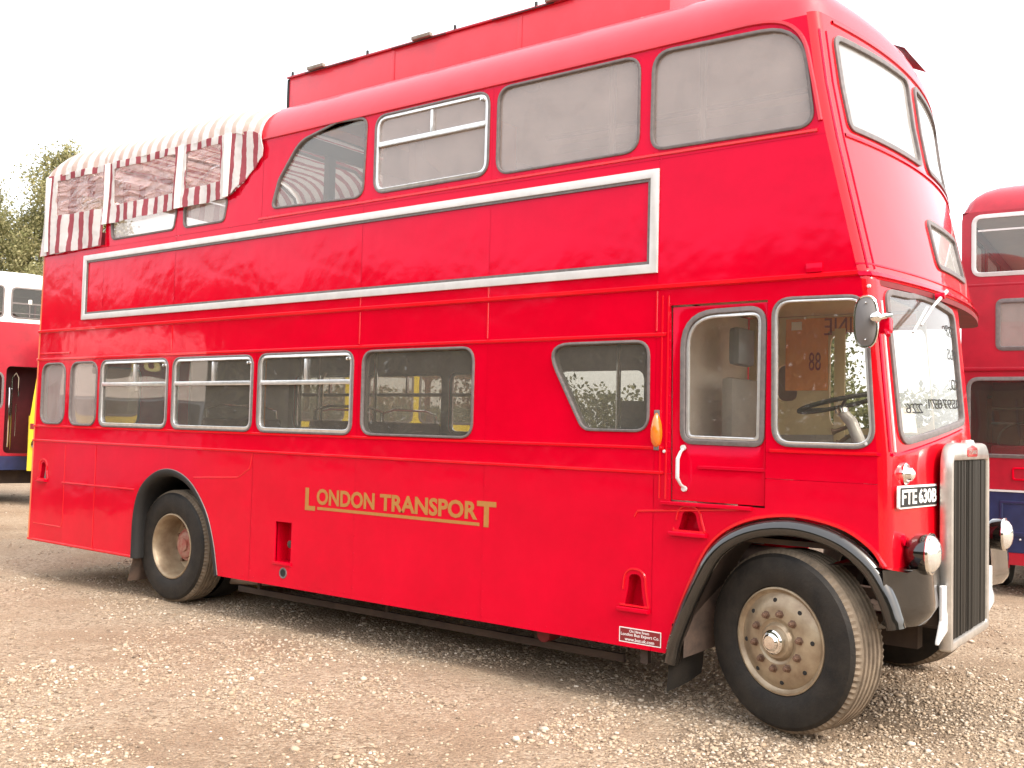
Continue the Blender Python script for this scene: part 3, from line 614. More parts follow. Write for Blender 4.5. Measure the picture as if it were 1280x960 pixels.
# canopy underside, upper floor, ceilings
def slab(name, x0, y0, y1, z, th, material, B=.155, front=True, lab=None):
    pts = [(x0, y0), (7.9, y0)]+[plan(.02+i*(FULL-.04)/30, z, B) for i in range(31)]+[(7.9, y1), (x0, y1)] if front else [(x0, y0), (front or 7.3, y0), (7.3, y1), (x0, y1)]
    bm = flat(pts, [], th); return mapped(name, bm, lambda u, v, w: (u, v, z+w), material, BUS, label=lab)
slab("upper_floor", .06, .024, W-.024, 2.455, .03, RED_IN)
MB().box(.1, 7.28, .06, W-.06, 2.405, 2.412).build("lower_ceiling", CREAM, BUS)
MB().box(7.37, 8.45, .06, 1.12, 2.425, 2.433).build("cab_ceiling", OLIVE, BUS)
MB().box(.05, 1.84, .20, W-.03, .70, .74).box(1.84, 3.15, .72, W-.72, .70, .74).box(3.15, 7.30, .16, W-.03, .70, .74).build("saloon_floor", CHAS, BUS)
MB().box(7.30, 8.60, .10, 1.15, 1.02, 1.05).build("cab_floor", CHAS, BUS)
MB().box(.1, 4.2, .1, 2.34, 2.475, 2.483).build("rear_deck_floor", GREYI, BUS)

# ---- roof with rounded edges and domed front
RR = .62
def roofpt(x, y, xfr, z0=3.97, H=.40, ins=0.0):
    dy = min(y, W-y); a = max(0, 1-max(0, xfr-x)/.85); b = max(0, 1-dy/RR)
    e = min(1, (a**9+b**9)**(1/9)); return z0+H*(1-e**2.3)**(1/2.0)
def roof_surface(name, x0, H, z0, ins, material):
    ys = [0, .004, .012, .03, .06, .1, .15, .21, .28, .36, .46, .58, .75, .98, 1.22]; ys += [W-v for v in ys[-2::-1]]
    us = [0, .05, .1, .2, .3, .4, .5, .6, .68, .75, .80, .84, .87, .90, .925, .945, .96, .972, .982, .99, .996, 1]
    def xfr(y):
        d = min(y, W-y)
        if d >= RC: return xf(y, 3.975, .155)-ins
        t = math.sqrt(max(0, d)/RC); return (xe(3.975)-RC)*(1-t)**2+2*t*(1-t)*(xe(3.975)+.004)+xf(RC, 3.975, .155)*t*t-ins
    mb = MB(); k0 = []
    for u in us:
        row = []
        for y in ys:
            yy = ins+y*(W-2*ins)/W; X = x0+(xfr(y)-x0)*u; row.append((X, yy, roofpt(X+0, y, xfr(y), z0, H)))
        k0.append(row)
    n = len(ys); mb.v = [p for r in k0 for p in r]; mb.f = [(i*n+j, (i+1)*n+j, (i+1)*n+j+1, i*n+j+1) for i in range(len(us)-1) for j in range(n-1)]
    return mb.build(name, material, BUS, sharp=60)
roof_surface("roof", 3.42, .42, 3.97, 0, RED_D); roof_surface("ceiling", 3.45, .36, 3.95, .05, CREAM)
# end wall of the roofed part: posts and a panel under the roof
mb = MB(); 
for y0, y1 in ((.03, .07), (.70, .78), (W-.07, W-.03)): mb.box(3.50, 3.56, y0, y1, 2.49, 4.0)
mb.box(3.50, 3.56, .07, W-.07, 4.0, 4.12); mb.build("rear_partition", GREYI, BUS)
panel("rear_partition", [(1.42, 2.49), (W-.06, 2.49), (W-.06, 4.02), (W-.2, 4.18), (W-.45, 4.27), (1.42, 4.30)], [], .03, frontX(3.53), GREYI, BUS)
MB().box(4.24, 4.32, 1.0, 1.09, 2.49, 4.2).build("saloon_post", GREYI, BUS)
MB().box(4.95, 4.99, 1.25, 1.55, 2.49, 4.25).build("saloon_door_edge", ORANGE, BUS); MB().box(4.97, 5.0, 1.55, 2.3, 2.49, 3.95).build("saloon_partition", GREYI, BUS)
# raised box on the roof
rb = MB().box(3.17, 7.0, .55, W-.55, 4.33, 4.725, .006).build("roof_box", RED_D, BUS)
MB().box(3.15, 7.02, .53, W-.53, 4.7255, 4.742, .004).build("box_lid", RED_OLD, rb)
MB().box(3.145, 3.172, .545, .575, 4.36, 4.72).build("box_edge", BLKM, rb)
for x in (3.55, 4.79, 6.1): MB().box(x-.10, x+.10, .50, .54, 4.735, 4.765, .004).build("box_hinge", BARK, rb)
for x in (3.22, 4.16, 5.12, 5.9, 6.6): MB().tube([(x, .54, 4.73), (x, .54, 4.775)], .012, 6).build("box_stud", BLKM, rb)
mb = MB(); x = 3.4
while x < 6.6: mb.box(x, x+.55+.3*random.random(), .524, .530, 4.722, 4.729); x += 1.05
mb.build("lid_seal", BLKM, rb)["kind"] = "stuff"
for x in (4.45, 5.75): MB().box(x-.02, x+.02, .546, .552, 4.36, 4.72, .001).build("box_joint", RED_D, rb)
MB().box(3.18, 6.99, .543, .551, 4.395, 4.42, .002).build("box_flange", RED_D, rb)
# seam on roof, ventilator lip on the front dome
MB().grid(lambda u, v: (8.20+.10*v, 1.35+.55*u, 4.24-.05*v+.03*math.sin(u*math.pi)*(1-v)), 9, 4).build("roof_ventilator", RED_IN, BUS)

# ---- rear wall
mb = MB()
panel("rear_wall", [(.02, .37), (W-.02, .37), (W-.02, 3.29), (.02, 3.29)], [rrect(.5, 1.9, 2.65, 3.15, .1), rrect(.35, 1.2, 1.55, 2.2, .1)], .02, lambda u, v, w: (.0+(v-.37)*.024+w+.006, u, v), RED, BUS)
o = panel("rear_window", rrect(.34, 1.21, 1.54, 2.21, .1), [rrect(.37, 1.18, 1.57, 2.18, .09)], .02, lambda u, v, w: (.0+(v-.37)*.024+w-.003, u, v), RUB, BUS)
panel("pane", rrect(.36, 1.19, 1.56, 2.19, .09), [], .004, lambda u, v, w: (.0+(v-.37)*.024+w, u, v), GLASSU, o)
fst = MB(); strip(fst, (.012, .006, .39), (.083, .006, 3.29), .03, .012, (-.4, -.9, 0)); fst.build("rear_corner_moulding", mat("faded_orange_paint", (.62, .16, .07), .4, coat=.5, var=.15), BUS)

# ---- striped awning over the open rear deck
awn = MB()
def awn_sec(x, t):
    """cross-section of the canvas roof at x, t 0..1 from near eave to far eave"""
    z0, z1 = 4.085, 4.40+.02*math.sin(x*2.6)
    if x > 3.2: z0 -= .10*min(1, (x-3.2)/.3)
    if x < .45: k = (x-.12)/.33; z1 -= .16*(1-math.sqrt(max(0, 1-(1-k)**2)))
    if x > 3.0: z1 -= .03*(x-3.0)/.4
    y = t*W; d = min(y, W-y); r = .42+.16*max(0, min(1, (x-2.9)/.5))
    e = max(0, 1-d/r); zz = z0+(z1-z0)*math.sqrt(max(0, 1-e**2.2))+.012*math.sin(x*21)*math.sin(t*math.pi)
    return (x, -.022+y*(W+.044)/W, zz)
TS = [0, .003, .008, .016, .028, .045, .07, .1, .14, .18, .25, .35, .5]; TS += [1-t for t in TS[-2::-1]]
def awn_roof(name, xs, material, parent):
    mb = MB(); n = len(TS); mb.v = [globals()["awn_sec"](x, t) for x in xs for t in TS]
    mb.f = [(i*n+j, (i+1)*n+j, (i+1)*n+j+1, i*n+j+1) for i in range(len(xs)-1) for j in range(n-1)]
    return mb.build(name, material, parent, recenter=False, sharp=60)
AWN = awn_roof("awning", [1.21+i*.0462 for i in range(51)], STR_BR, BUS); AWN["label"] = "red and white striped canvas awning"
awn_roof("rear_canvas_roof", [.12, .13, .15, .18, .22, .28, .36]+[.45+i*.0543 for i in range(15)], STR_AR, AWN)
_sec = awn_sec
def awn_sec(x, t): p = _sec(x, t); return (p[0], BY+(p[1]-BY)*.992, p[2]-.012)
awn_roof("canvas_lining", [1.21+i*.0462 for i in range(46)], STR_B, AWN); awn_roof("canvas_lining", [.16, .22, .28, .36]+[.45+i*.0543 for i in range(14)], STR_A, AWN)
def scallop(poly_y, sgn, nm, parent):
    A_out = [(.045, 3.285), (1.205, 3.300), (1.205, 4.09), (.13, 4.105), (.115, 3.9)]
    A_win = rpoly([(.34, 3.68), (1.18, 3.66), (1.17, 4.025), (.33, 4.04)], .02)
    B_out = [(1.2055, 3.50), (3.08, 3.535)]+[(3.08+.47*k/10, 3.535+.30*(k/10)**1.25+.012*math.sin(k*2.2)) for k in range(1, 11)]+[(3.56, 3.90), (3.535, 3.96), (3.52, 4.02), (3.40, 4.07), (3.2, 4.09), (1.2055, 4.09)]
    wb = [rpoly([(1.36, 3.67), (2.345, 3.67), (2.345, 4.025), (1.35, 4.025)], .02), rpoly([(2.50, 3.69), (3.01, 3.69), (3.00, 4.025), (2.49, 4.025)], .02)]
    def cl(u, v, w): return (u, poly_y+w+sgn*(.010*math.sin(u*9+v*4)+.006*math.sin(u*23)*math.cos(v*7)) - sgn*.012*max(0, 3.75-v)/.5, v)
    us = [i*.05 for i in range(1, 75)]; vz = [3.35+i*.06 for i in range(12)]
    pa = panel("rear_side_curtain", A_out, [A_win], .006, cl, STR_A, parent, us=us, vs=vz, recenter=False, sharp=60)
    pb = panel("side_curtain", B_out, wb, .006, cl, STR_B, parent, us=us, vs=vz, recenter=False, sharp=60)
    for wn in [A_win, *wb]: panel("clear_window", inset(wn, -.012), [], .002, lambda u, v, w: (cl(u, v, w)[0], cl(u, v, w)[1]+sgn*(.004+.010*math.sin(u*15+v*22)*math.sin(v*11)), v), PVC, parent, us=us, vs=vz, recenter=False, sharp=60)
    for x0, x1, z0, z1 in ((1.19, 1.275, 3.50, 4.095), (2.375, 2.455, 3.52, 4.095), (3.055, 3.135, 3.545, 4.095), (.13, .215, 3.32, 4.085)):
        panel("canvas_tape", [(x0, z0), (x1, z0), (x1, z1), (x0, z1)], [], .003, lambda u, v, w: (cl(u, v, w)[0], cl(u, v, w)[1]-sgn*.0065, v), CANV, parent, us=[x0+.03, x0+.06], vs=vz, sharp=60)
scallop(-.026, 1, "", AWN); scallop(W+.026, -1, "", AWN)
panel("end_curtain", [(-.02, 3.29), (W+.02, 3.29), (W+.02, 4.06), (2.2, 4.22), (1.22, 4.25), (.24, 4.22), (-.02, 4.06)], [rrect(.35, 2.1, 3.65, 4.0, .02)], .006, lambda u, v, w: (.055+.075*(v-3.29)/.8+.012*math.sin(u*9)+w, u, v), STR_Y, AWN, us=[i*.06 for i in range(40)], vs=(3.5, 3.7, 3.9), recenter=False, sharp=60)
for x in (.2, 1.22, 2.41, 3.1):
    MB().tube([(x, .03, 2.5), (x, .03, 4.0), (x, .12, 4.22), (x, .32, 4.33), (x, 1.22, 4.36), (x, W-.32, 4.33), (x, W-.12, 4.22), (x, W-.03, 4.0), (x, W-.03, 2.5)], .018, 8).build("awning_hoop", GREYI, AWN)

# ---- wheels
def tyre(mbname, c, sg, wdt, parent, rr=.50, dirty=True):
    """sg +1: outer face towards -y"""
    y0 = c[1]
    prof = [(.285, y0+sg*.030), (.300, y0+sg*.004), (.34, y0-sg*.010), (.39, y0-sg*.014), (.435, y0-sg*.008), (.458, y0-sg*.004), (.462, y0+sg*.0), (.478, y0+sg*.014)]
    side = MB().lathe(prof, (c[0], 0, c[2]), 'y', 72); 
    back = [(.478, y0+sg*(wdt-.014)), (.40, y0+sg*(wdt+.01)), (.30, y0+sg*(wdt-.01)), (.27, y0+sg*(wdt-.05))]
    side.lathe(back, (c[0], 0, c[2]), 'y', 72)
    wh = side.build("wheel", TYRE, parent)
    tp = [(.4775, y0+sg*.013), (.492, y0+sg*.026), (.499, y0+sg*.045)]
    gr = np.linspace(.06, wdt-.06, 5)
    for g in gr: tp += [(rr, y0+sg*(g-.0105)), (rr-.010, y0+sg*(g-.006)), (rr-.010, y0+sg*(g+.006)), (rr, y0+sg*(g+.0105))]
    tp += [(.499, y0+sg*(wdt-.045)), (.492, y0+sg*(wdt-.026)), (.4775, y0+sg*(wdt-.013))]
    nn = len(tp)
    def md(i, k, r): return r-(.011 if (k % 2 == 0 and i in (0, 1, nn-1, nn-2)) else 0)-(.006 if (k % 2 == 0 and i in (2, nn-3)) else 0)
    MB().lathe(tp, (c[0], 0, c[2]), 'y', 180, md).build("tread", TREAD if dirty else TYRE, wh, sharp=40)
    return wh
def front_wheel(cx, y0, sg):
    wh = tyre("wheel", (cx, y0, .50), sg, .27, BUS); wh.rotation_euler.z = R(-16)   # steered
    Y = lambda d: y0+sg*d
    rim = MB().lathe([(.300, Y(.028)), (.292, Y(.008)), (.283, Y(.006)), (.276, Y(.018)), (.262, Y(.026)), (.255, Y(.020)), (.235, Y(.008)), (.205, Y(-.004)), (.175, Y(-.010)), (.125, Y(-.012)), (.118, Y(-.006)), (.105, Y(-.004)), (.100, Y(-.016)), (.088, Y(-.028)), (.0, Y(-.030))], (cx, 0, .50), 'y', 64).build("rim", RIM, wh, sharp=40)
    MB().lathe([(.066, Y(-.030)), (.066, Y(-.052)), (.058, Y(-.060)), (.048, Y(-.062)), (.046, Y(-.070)), (.036, Y(-.078)), (0, Y(-.080))], (cx, 0, .50), 'y', 32).build("hub_cap", CHR, wh)
    ms = {}
    for k in range(10):
        a = 2*math.pi*(k+.3)/10; px, pz = cx+.152*math.cos(a), .5+.152*math.sin(a)
        MB().lathe([(.024, Y(-.010)), (.024, Y(-.014)), (.017, Y(-.016)), (.017, Y(-.034)), (.011, Y(-.036)), (.010, Y(-.044)), (0, Y(-.045))], (px, 0, pz), 'y', 6).build("wheel_nut", NUT, wh, sharp=20)
    for k in range(8):
        a = 2*math.pi*(k+.15)/8; px, pz = cx+.222*math.cos(a), .5+.222*math.sin(a)
        MB().lathe([(.0, Y(-.0012)), (.011, Y(-.0014)), (.012, Y(-.0005)), (.013, Y(.004))], (px, 0, pz), 'y', 12).build("wheel_hole", BLKM, wh)
    return wh
front_wheel(8.055, .03, 1); front_wheel(8.055, W-.03, -1)
def rear_wheel(cx, y0, sg):
    wh = tyre("wheel", (cx, y0, .50), sg, .27, BUS); Y = lambda d: y0+sg*d
    MB().lathe([(.300, Y(.028)), (.290, Y(.006)), (.280, Y(.004)), (.272, Y(.016)), (.262, Y(.03)), (.252, Y(.12)), (.248, Y(.20)), (.235, Y(.225)), (.20, Y(.235)), (.15, Y(.24)), (.0, Y(.245))], (cx, 0, .50), 'y', 64).build("rim", RIM, wh, sharp=40)
    MB().lathe([(.150, Y(.24)), (.148, Y(.18)), (.135, Y(.165)), (.118, Y(.165)), (.115, Y(.15)), (.095, Y(.140)), (.06, Y(.142)), (.055, Y(.125)), (0, Y(.12))], (cx, 0, .50), 'y', 40).build("hub", mat("dull_red_hub", (.30, .05, .035), .5, col2=(.36, .2, .15), vscale=14), wh)
    for k in range(10):
        a = 2*math.pi*(k+.4)/10
        MB().lathe([(.018, Y(.236)), (.018, Y(.205)), (0, Y(.203))], (cx+.195*math.cos(a), 0, .5+.195*math.sin(a)), 'y', 6).build("wheel_nut", NUT, wh, sharp=20)
    MB().lathe([(.478, Y(.30)), (.5, Y(.34)), (.5, Y(.53)), (.478, Y(.57)), (.3, Y(.57))], (cx, 0, .50), 'y', 48).build("inner_tyre", TYRE, wh)
rear_wheel(2.31, .10, 1); rear_wheel(2.31, W-.10, -1)
MB().tube([(2.31, .3, .5), (2.31, W-.3, .5)], .11, 10).build("rear_axle", CHAS, BUS); MB().tube([(8.02, .25, .46), (8.02, W-.25, .46)], .07, 8).build("front_axle", CHAS, BUS)

# ---- wheel arches and the black front wings
def sweep(path, prof, y0, sg, name, material, ends=True):
    """path of (x,z); prof of (inward, y): swept along the arch"""
    P = [Vector(p) for p in path]; n = len(P); mb = MB(); m = len(prof)
    for i in range(n):
        t = (P[min(i+1, n-1)]-P[max(i-1, 0)]).normalized(); nn = Vector((t.y, -t.x))   # towards the wheel
        for a, y in prof: q = P[i]+nn*a; mb.v.append((q.x, y0+sg*y, q.y))
    mb.f = [(i*m+j, i*m+j+1, (i+1)*m+j+1, (i+1)*m+j) for i in range(n-1) for j in range(m-1)]
    return mb.build(name, material, BUS, sharp=50)
WING = bez([(7.345, .30), (7.385, .47), (7.50, .755), (7.64, .995), (7.84, 1.125), (8.10, 1.172), (8.35, 1.125), (8.53, 1.01), (8.63, .87), (8.685, .73), (8.70, .67)], 7)
wprof = [(0, .02), (-.004, -.012), (.006, -.034), (.028, -.052), (.056, -.056), (.078, -.046), (.086, -.028), (.084, .0), (.075, .03)]
for y0, sg in ((0, 1), (W, -1)):
    o = sweep(WING, wprof, y0, sg, "front_wing", BLK)
    sweep(WING, [(.078, .028), (.055, .10), (.05, .42)], y0, sg, "wing_liner", CHAS)
    sweep(ARCH_R, [(-.004, -.010), (.010, -.014), (.035, -.006), (.055, .012), (.06, .06), (.02, .3), (.02, .75)], y0, sg, "rear_wheel_arch", BLKM)
    # front end of the wing wrapping round the corner
    def wf(u, v, sg=sg, y0=y0):
        z = .955-.30*v; y = -.045+.66*u; x = 8.60+.155*math.sin(min(1, u*2.2)*math.pi/2)+.02*v-.03*max(0, u-.7)
        if v > .8: x -= .05*(v-.8)/.2
        return (x+.015*math.sin(u*5), y0+sg*y, z+.02*u+.05*(1-u)*0)
    MB().grid(wf, 16, 9).build("wing_front", BLK, BUS, sharp=60)
    MB().grid(lambda u, v: (8.30+.42*u, y0+sg*(-.04+.62*v), .952+.015*math.sin(u*3)), 4, 4).build("wing_shelf", BLK, BUS)
    fl = MB(); fl.grid(lambda u, v: (7.40-.03*u+.02*math.sin(v*3)+.05*math.sin(u*2)*v, y0+sg*(-.03+.36*v), .52-.40*u+.06*v), 7, 6).build("mud_flap", TYRE, BUS)
    MB().grid(lambda u, v: (7.47+.10*v-.02*u, y0+sg*(.02+.40*v), .98-.66*u+.05*v*u), 8, 6).build("inner_flap", mat("dusty_brown_flap", (.16, .105, .075), .85, col2=(.07, .05, .04), vscale=7), BUS)
    MB().grid(lambda u, v: (1.86-.06*u+.02*math.sin(u*4), y0+sg*(.02+.5*v), .50-.36*u), 5, 3).build("mud_flap", mat("dusty_brown_flap", (.16, .105, .075)), BUS)
# ---- chassis, exhaust, rails under the body
ch = MB().box(.6, 7.3, .62, .72, .38, .60).box(.6, 8.6, 1.72, 1.82, .38, .60).box(7.3, 8.6, .62, .72, .45, .62)
for x in (.9, 3.2, 4.4, 5.6, 6.9): ch.box(x, x+.08, .7, 1.75, .40, .56)
ch.build("chassis", CHAS, BUS)
MB().box(3.05, 6.9, .28, .31, .165, .215, .004).box(3.3, 3.33, .285, .305, .2, .5).box(6.2, 6.23, .285, .305, .2, .5).box(4.8, 4.83, .285, .305, .2, .5).build("guard_rail", CHAS, BUS)
MB().box(3.3, 4.9, .75, 1.6, .30, .62, .03).build("fuel_tank", CHAS, BUS); MB().tube([(5.2, 1.2, .45), (6.9, 1.2, .47)], .13, 12).build("gearbox", CHAS, BUS)
MB().tube([(2.62, .50, .20), (2.85, .50, .22), (4.2, .62, .30)], .045, 12).build("exhaust_pipe", mat("rusty_pipe", (.42, .30, .22), .7, var=.4), BUS)
MB().tube([(6.33, .2, .27), (6.33, .34, .27)], .05, 12).build("drain_flange", RED_IN, BUS)
MB().box(7.15, 7.2, .05, .09, .24, .36).build("flap_bracket", CHAS, BUS)

# ---- bonnet, radiator, lamps, number plate, bumper irons
MB().grid(lambda u, v: (7.3+1.40*u, .95+.80*v, .98+.62*math.sin(min(1, (.5-abs(v-.5))*4)*math.pi/2)**.5-.03*u), 8, 17).build("bonnet", RED, BUS, sharp=50)
GY0, GY1, RX = .56, 1.41, 8.79
def ro(a, z0, z1, r): return rpoly([(GY0-a, z0), (GY1+a, z0), (GY1+a, z1), (GY0-a, z1)], r)
rad = panel("radiator", ro(.045, .475, 1.615, [.02, .02, .16, .16]), [ro(0, .53, 1.515, .012)], .07, frontX(RX-.02), SHELL, BUS, bevel=.016, sharp=45)
gm_ = MB().box(RX-.05, RX-.012, GY0-.005, GY1+.005, .525, 1.52).build("radiator_core", BLKM, rad)
RADS = mat("worn_black_radiator_slat", (0.035, 0.032, 0.027), 0.4, metal=0.4)
hm = None
for i in range(32):
    y = GY0+.014+(GY1-GY0-.028)*i/31
    if hm is None: hm = MB().box(RX-.012, RX+.002, y-.006, y+.006, .532, 1.512).build("radiator_slat", RADS, rad)
    else:
        c = hm.copy(); COL.objects.link(c); c.parent = rad; c.location = hm.location+Vector((random.uniform(-.003, .003), y-GY0-.014, 0)); c.rotation_euler.z = R(random.uniform(-35, 35)); c.name = "radiator_slat"
MB().tube([(RX-.03, 1.05, 1.61), (RX-.03, 1.05, 1.632)], [.045, .035], 14).build("radiator_cap", SHELL, rad)
bd = panel("radiator_badge", rpoly([(.85, 1.535), (1.10, 1.535), (1.10, 1.585), (.975, 1.602), (.85, 1.585)], .02), [], .008, frontX(RX+.014), mat("red_enamel", (.45, .03, .03), .3, coat=.5), rad, bevel=.002)
text("badge_lettering", "LEYLAND", lambda u, v, w: (RX+.0185+w, u, v), .875, 1.075, 1.550, 1.575, SHELL, bd, th=.001, bold=.02)
def headlamp(y, x=8.70, z=1.035, r=.10):
    b = MB().lathe([(.03, x-.02), (.07, x), (.098, x+.035), (.104, x+.085), (.104, x+.10)], (0, y, z), 'x', 28).build("headlight", BLK, BUS)
    MB().lathe([(.104, x+.098), (.110, x+.104), (.108, x+.116), (.098, x+.118)], (0, y, z), 'x', 28).build("lamp_rim", CHR, b)
    MB().lathe([(.099, x+.112), (.085, x+.132), (.06, x+.148), (.03, x+.156), (0, x+.158)], (0, y, z), 'x', 28).build("lamp_glass", LENS, b)
    MB().tube([(x, y, z-.09), (x-.01, y, z-.17)], .018, 8).build("lamp_bracket", CHAS, b)
headlamp(.19, x=8.668); headlamp(1.90, z=1.02)
s = MB().lathe([(.058, 8.62), (.060, 8.655), (.052, 8.664), (.040, 8.664), (.034, 8.685), (0, 8.695)], (0, .17, 1.445), 'x', 24).build("side_lamp", CHR, BUS); 
MB().lathe([(.030, 8.687), (.015, 8.699), (0, 8.702)], (0, .17, 1.445), 'x', 16).build("lamp_glass", LENS, s)
MB().lathe([(.03, 8.625), (.03, 8.66), (0, 8.665)], (0, .14, 1.10), 'x', 16).build("reflector", RED, BUS)
FP = lambda u, v, w: FL(u+.03, v, -w-.006) if False else (lambda p, n: (p[0]+n*(w), p[1], v))((8.632+(u-.06)*.082, u), 1)
NP = rrect(.04, .548, 1.265, 1.385, .015)
npl = panel("number_plate", NP, [], .014, lambda u, v, w: (8.652+(u-.06)*.118+w, u, v), WHITEP, BUS, bevel=.002)
panel("plate_ground", inset(NP, .010), [], .003, lambda u, v, w: (8.6607+(u-.06)*.118+w, u, v), BLKM, npl)
PN = lambda u, v, w: (8.6627+(u-.06)*.118+w, u, v)
text("plate_characters", "FTE", PN, .064, .255, 1.288, 1.365, WHITEP, npl, th=.002, bold=.022); text("plate_characters", "630B", PN, .283, .526, 1.288, 1.365, WHITEP, npl, th=.002, bold=.022)
for y in (.47, 1.62):
    panel("bumper_iron", rpoly([(y-.07, .85), (y+.03, .84), (y+.03, .70), (y+.09, .645), (y+.09, .60), (y-.17, .535), (y-.07, .66)], .015), [], .018, frontX(8.775), WHT, BUS, bevel=.004)
MB().box(8.45, 8.75, .45, 1.5, .62, .80, .01).build("front_cross_member", CHAS, BUS)
MB().tube([(8.66, .42, .955), (8.66, .42, 1.0), (8.70, .42, 1.0)], .016, 8).build("wing_bolt", CHR, BUS)
# nearside front: bulkhead with its window, nearside wing panel
panel("front_bulkhead", [(1.12, .95), (W-.02, .95), (W-.02, 2.44), (1.12, 2.44)], [rrect(1.3, 2.3, 1.65, 2.25, .1)], .03, frontX(7.31), RED, BUS)
# ---- cab: bulkhead, left wall with opening and notice board, wheel, seat
panel("cab_bulkhead", [(.05, .95), (1.10, .95), (1.10, 2.42), (.05, 2.42)], [], .02, frontX(7.34), CREAM, BUS)
panel("cab_inner_wall", [(7.36, .98), (8.62, .98), (8.50, 2.42), (7.36, 2.42)], [rpoly([(7.915, 1.68), (8.56, 1.70), (8.50, 2.33), (7.915, 2.31)], .10), rrect(7.56, 7.70, 1.86, 2.10, .06)], .02, sideY(1.115), OLIVE, BUS)
panel("cab_lower_trim", [(7.37, .98), (8.60, .98), (8.58, 1.66), (7.37, 1.63)], [], .012, sideY(1.095), GREYI, BUS)
nb = panel("notice_board", [(7.62, 1.93), (7.905, 1.93), (7.905, 2.315), (8.46, 2.335), (8.45, 2.405), (7.62, 2.405)], [], .006, sideY(1.100), ORANGE, BUS)
text("notice_print", "LINE", lambda u, v, w: (u, 1.0955-w, v), 7.88, 8.12, 2.29, 2.40, DKRED, nb, th=.001, bold=.0, flip=True)
text("notice_print", "88", lambda u, v, w: (u, 1.0955-w, v), 7.78, 7.86, 2.06, 2.18, DKRED, nb, th=.001, flip=True)
MB().box(7.66, 7.73, 1.093, 1.0965, 2.33, 2.385).build("notice_paper", PAPER, nb)
MB().box(7.44, 7.455, 1.04, 1.06, 1.05, 2.42).build("cab_pole", CHR, BUS)
MB().box(7.52, 7.57, 1.07, 1.10, 1.1, 2.42).build("cab_post", CREAM, BUS)
MB().box(7.95, 8.02, 1.085, 1.10, 1.6, 2.33, .004).build("frame_post", OLIVE, BUS); MB().tube([(8.22, 1.09, 1.66), (8.22, 1.09, 2.32)], .016, 8).build("cab_pole", GREYI, BUS)
sw_c = Vector((8.17, .55, 1.83)); ax = Vector((-.24, 0, 1)).normalized(); e1 = Vector((1, 0, .24)).normalized(); e2 = Vector((0, 1, 0))
sw = MB().tube([sw_c+(e1*math.cos(a)+e2*math.sin(a))*.235 for a in [2*math.pi*k/40 for k in range(40)]], .014, 8, closed=True).build("steering_wheel", BLKM, BUS)
mb = MB()
for k in range(4):
    a = 2*math.pi*k/4+.5; mb.tube([sw_c-ax*.03, sw_c+(e1*math.cos(a)+e2*math.sin(a))*.23], .009, 6)
mb.build("wheel_spokes", BLKM, sw); MB().tube([sw_c-ax*.02, sw_c-ax*.06], .04, 14).build("wheel_boss", CHR, sw)
MB().tube([sw_c-ax*.05, (8.24, .55, 1.72), (8.29, .55, 1.60), (8.42, .55, 1.15)], [.03, .035, .036, .05], 12).build("steering_column", WHT, BUS)
MB().tube([(8.24, .55, 1.70), (8.16, .52, 1.665), (8.14, .52, 1.66)], [.012, .012, .022], 8).tube([(8.26, .55, 1.66), (8.17, .56, 1.60), (8.155, .56, 1.595)], [.012, .012, .02], 8).build("control_lever", NUT, BUS)
MB().box(8.42, 8.60, .10, 1.08, 1.50, 1.56, .01).build("dash_shelf", GREYI, BUS)
st_ = MB().box(7.52, 7.92, .35, .80, 1.36, 1.46, .03).build("driver_seat", GREYI, BUS); MB().box(7.50, 7.58, .36, .79, 1.46, 1.98, .03).build("seat_backrest", GREYI, st_); MB().box(7.6, 7.85, .45, .7, 1.05, 1.36).build("seat_base", CHAS, st_)
MB().box(7.50, 7.58, .45, .70, 2.06, 2.30, .035).build("head_cushion", SLATE, st_)
# paper and telephone digits in the windscreen
MB().grid(lambda u, v: (8.585-.02*v+.05*u, .155+.30*u, 1.625+.135*v+.035*u+.02*math.sin(u*3)), 5, 4).build("windscreen_notice", PAPER, BUS)
DG = lambda u, v, w: FL(u, v+(.03*(u-.2)), .004+w)
for s_, a, b, z in (("226", .245, .46, 1.765), ("0597871", .54, 1.08, 1.79)): text("windscreen_print", s_, DG, a, b, z, z+.055, BLKM, wso, th=.001, flip=True)
for s_, z in (("CO.", 1.90), ("BUS", 2.08), ("EXP", 2.22)): text("windscreen_print", s_, DG, .93, 1.10, z, z+.065, BLKM, wso, th=.001, flip=True)
# mirror and wiper
mc = Vector((8.54, -.17, 2.225))
mir = MB(); mir.grid(lambda u, v: (mc.x+(.058*abs(math.cos(v*2*math.pi))**.75*math.copysign(1, math.cos(v*2*math.pi)))*u, mc.y-.03*(1-u**2)+.012, mc.z+(.130*abs(math.sin(v*2*math.pi))**.8*math.copysign(1, math.sin(v*2*math.pi)))*u), 7, 29)
mo = mir.build("wing_mirror", mat("grey_mirror_back", (.15, .14, .135), .5, metal=.0, var=.1), BUS)
MB().tube([(mc.x+.058*abs(math.cos(a))**.75*math.copysign(1, math.cos(a)), mc.y+.013, mc.z+.130*abs(math.sin(a))**.8*math.copysign(1, math.sin(a))) for a in [2*math.pi*k/40 for k in range(40)]], .007, 6, closed=True).build("mirror_rim", CHR, mo)
MB().box(mc.x-.052, mc.x+.052, mc.y+.014, mc.y+.018, mc.z-.11, mc.z+.11, .001).build("mirror_glass", CHR, mo)
for dz in (-.095, .095): MB().lathe([(0, -.012), (.004, -.010), (.005, 0)], (mc.x+.005, mc.y-.004, mc.z+dz), 'y', 8).build("mirror_screw", CHR, mo)
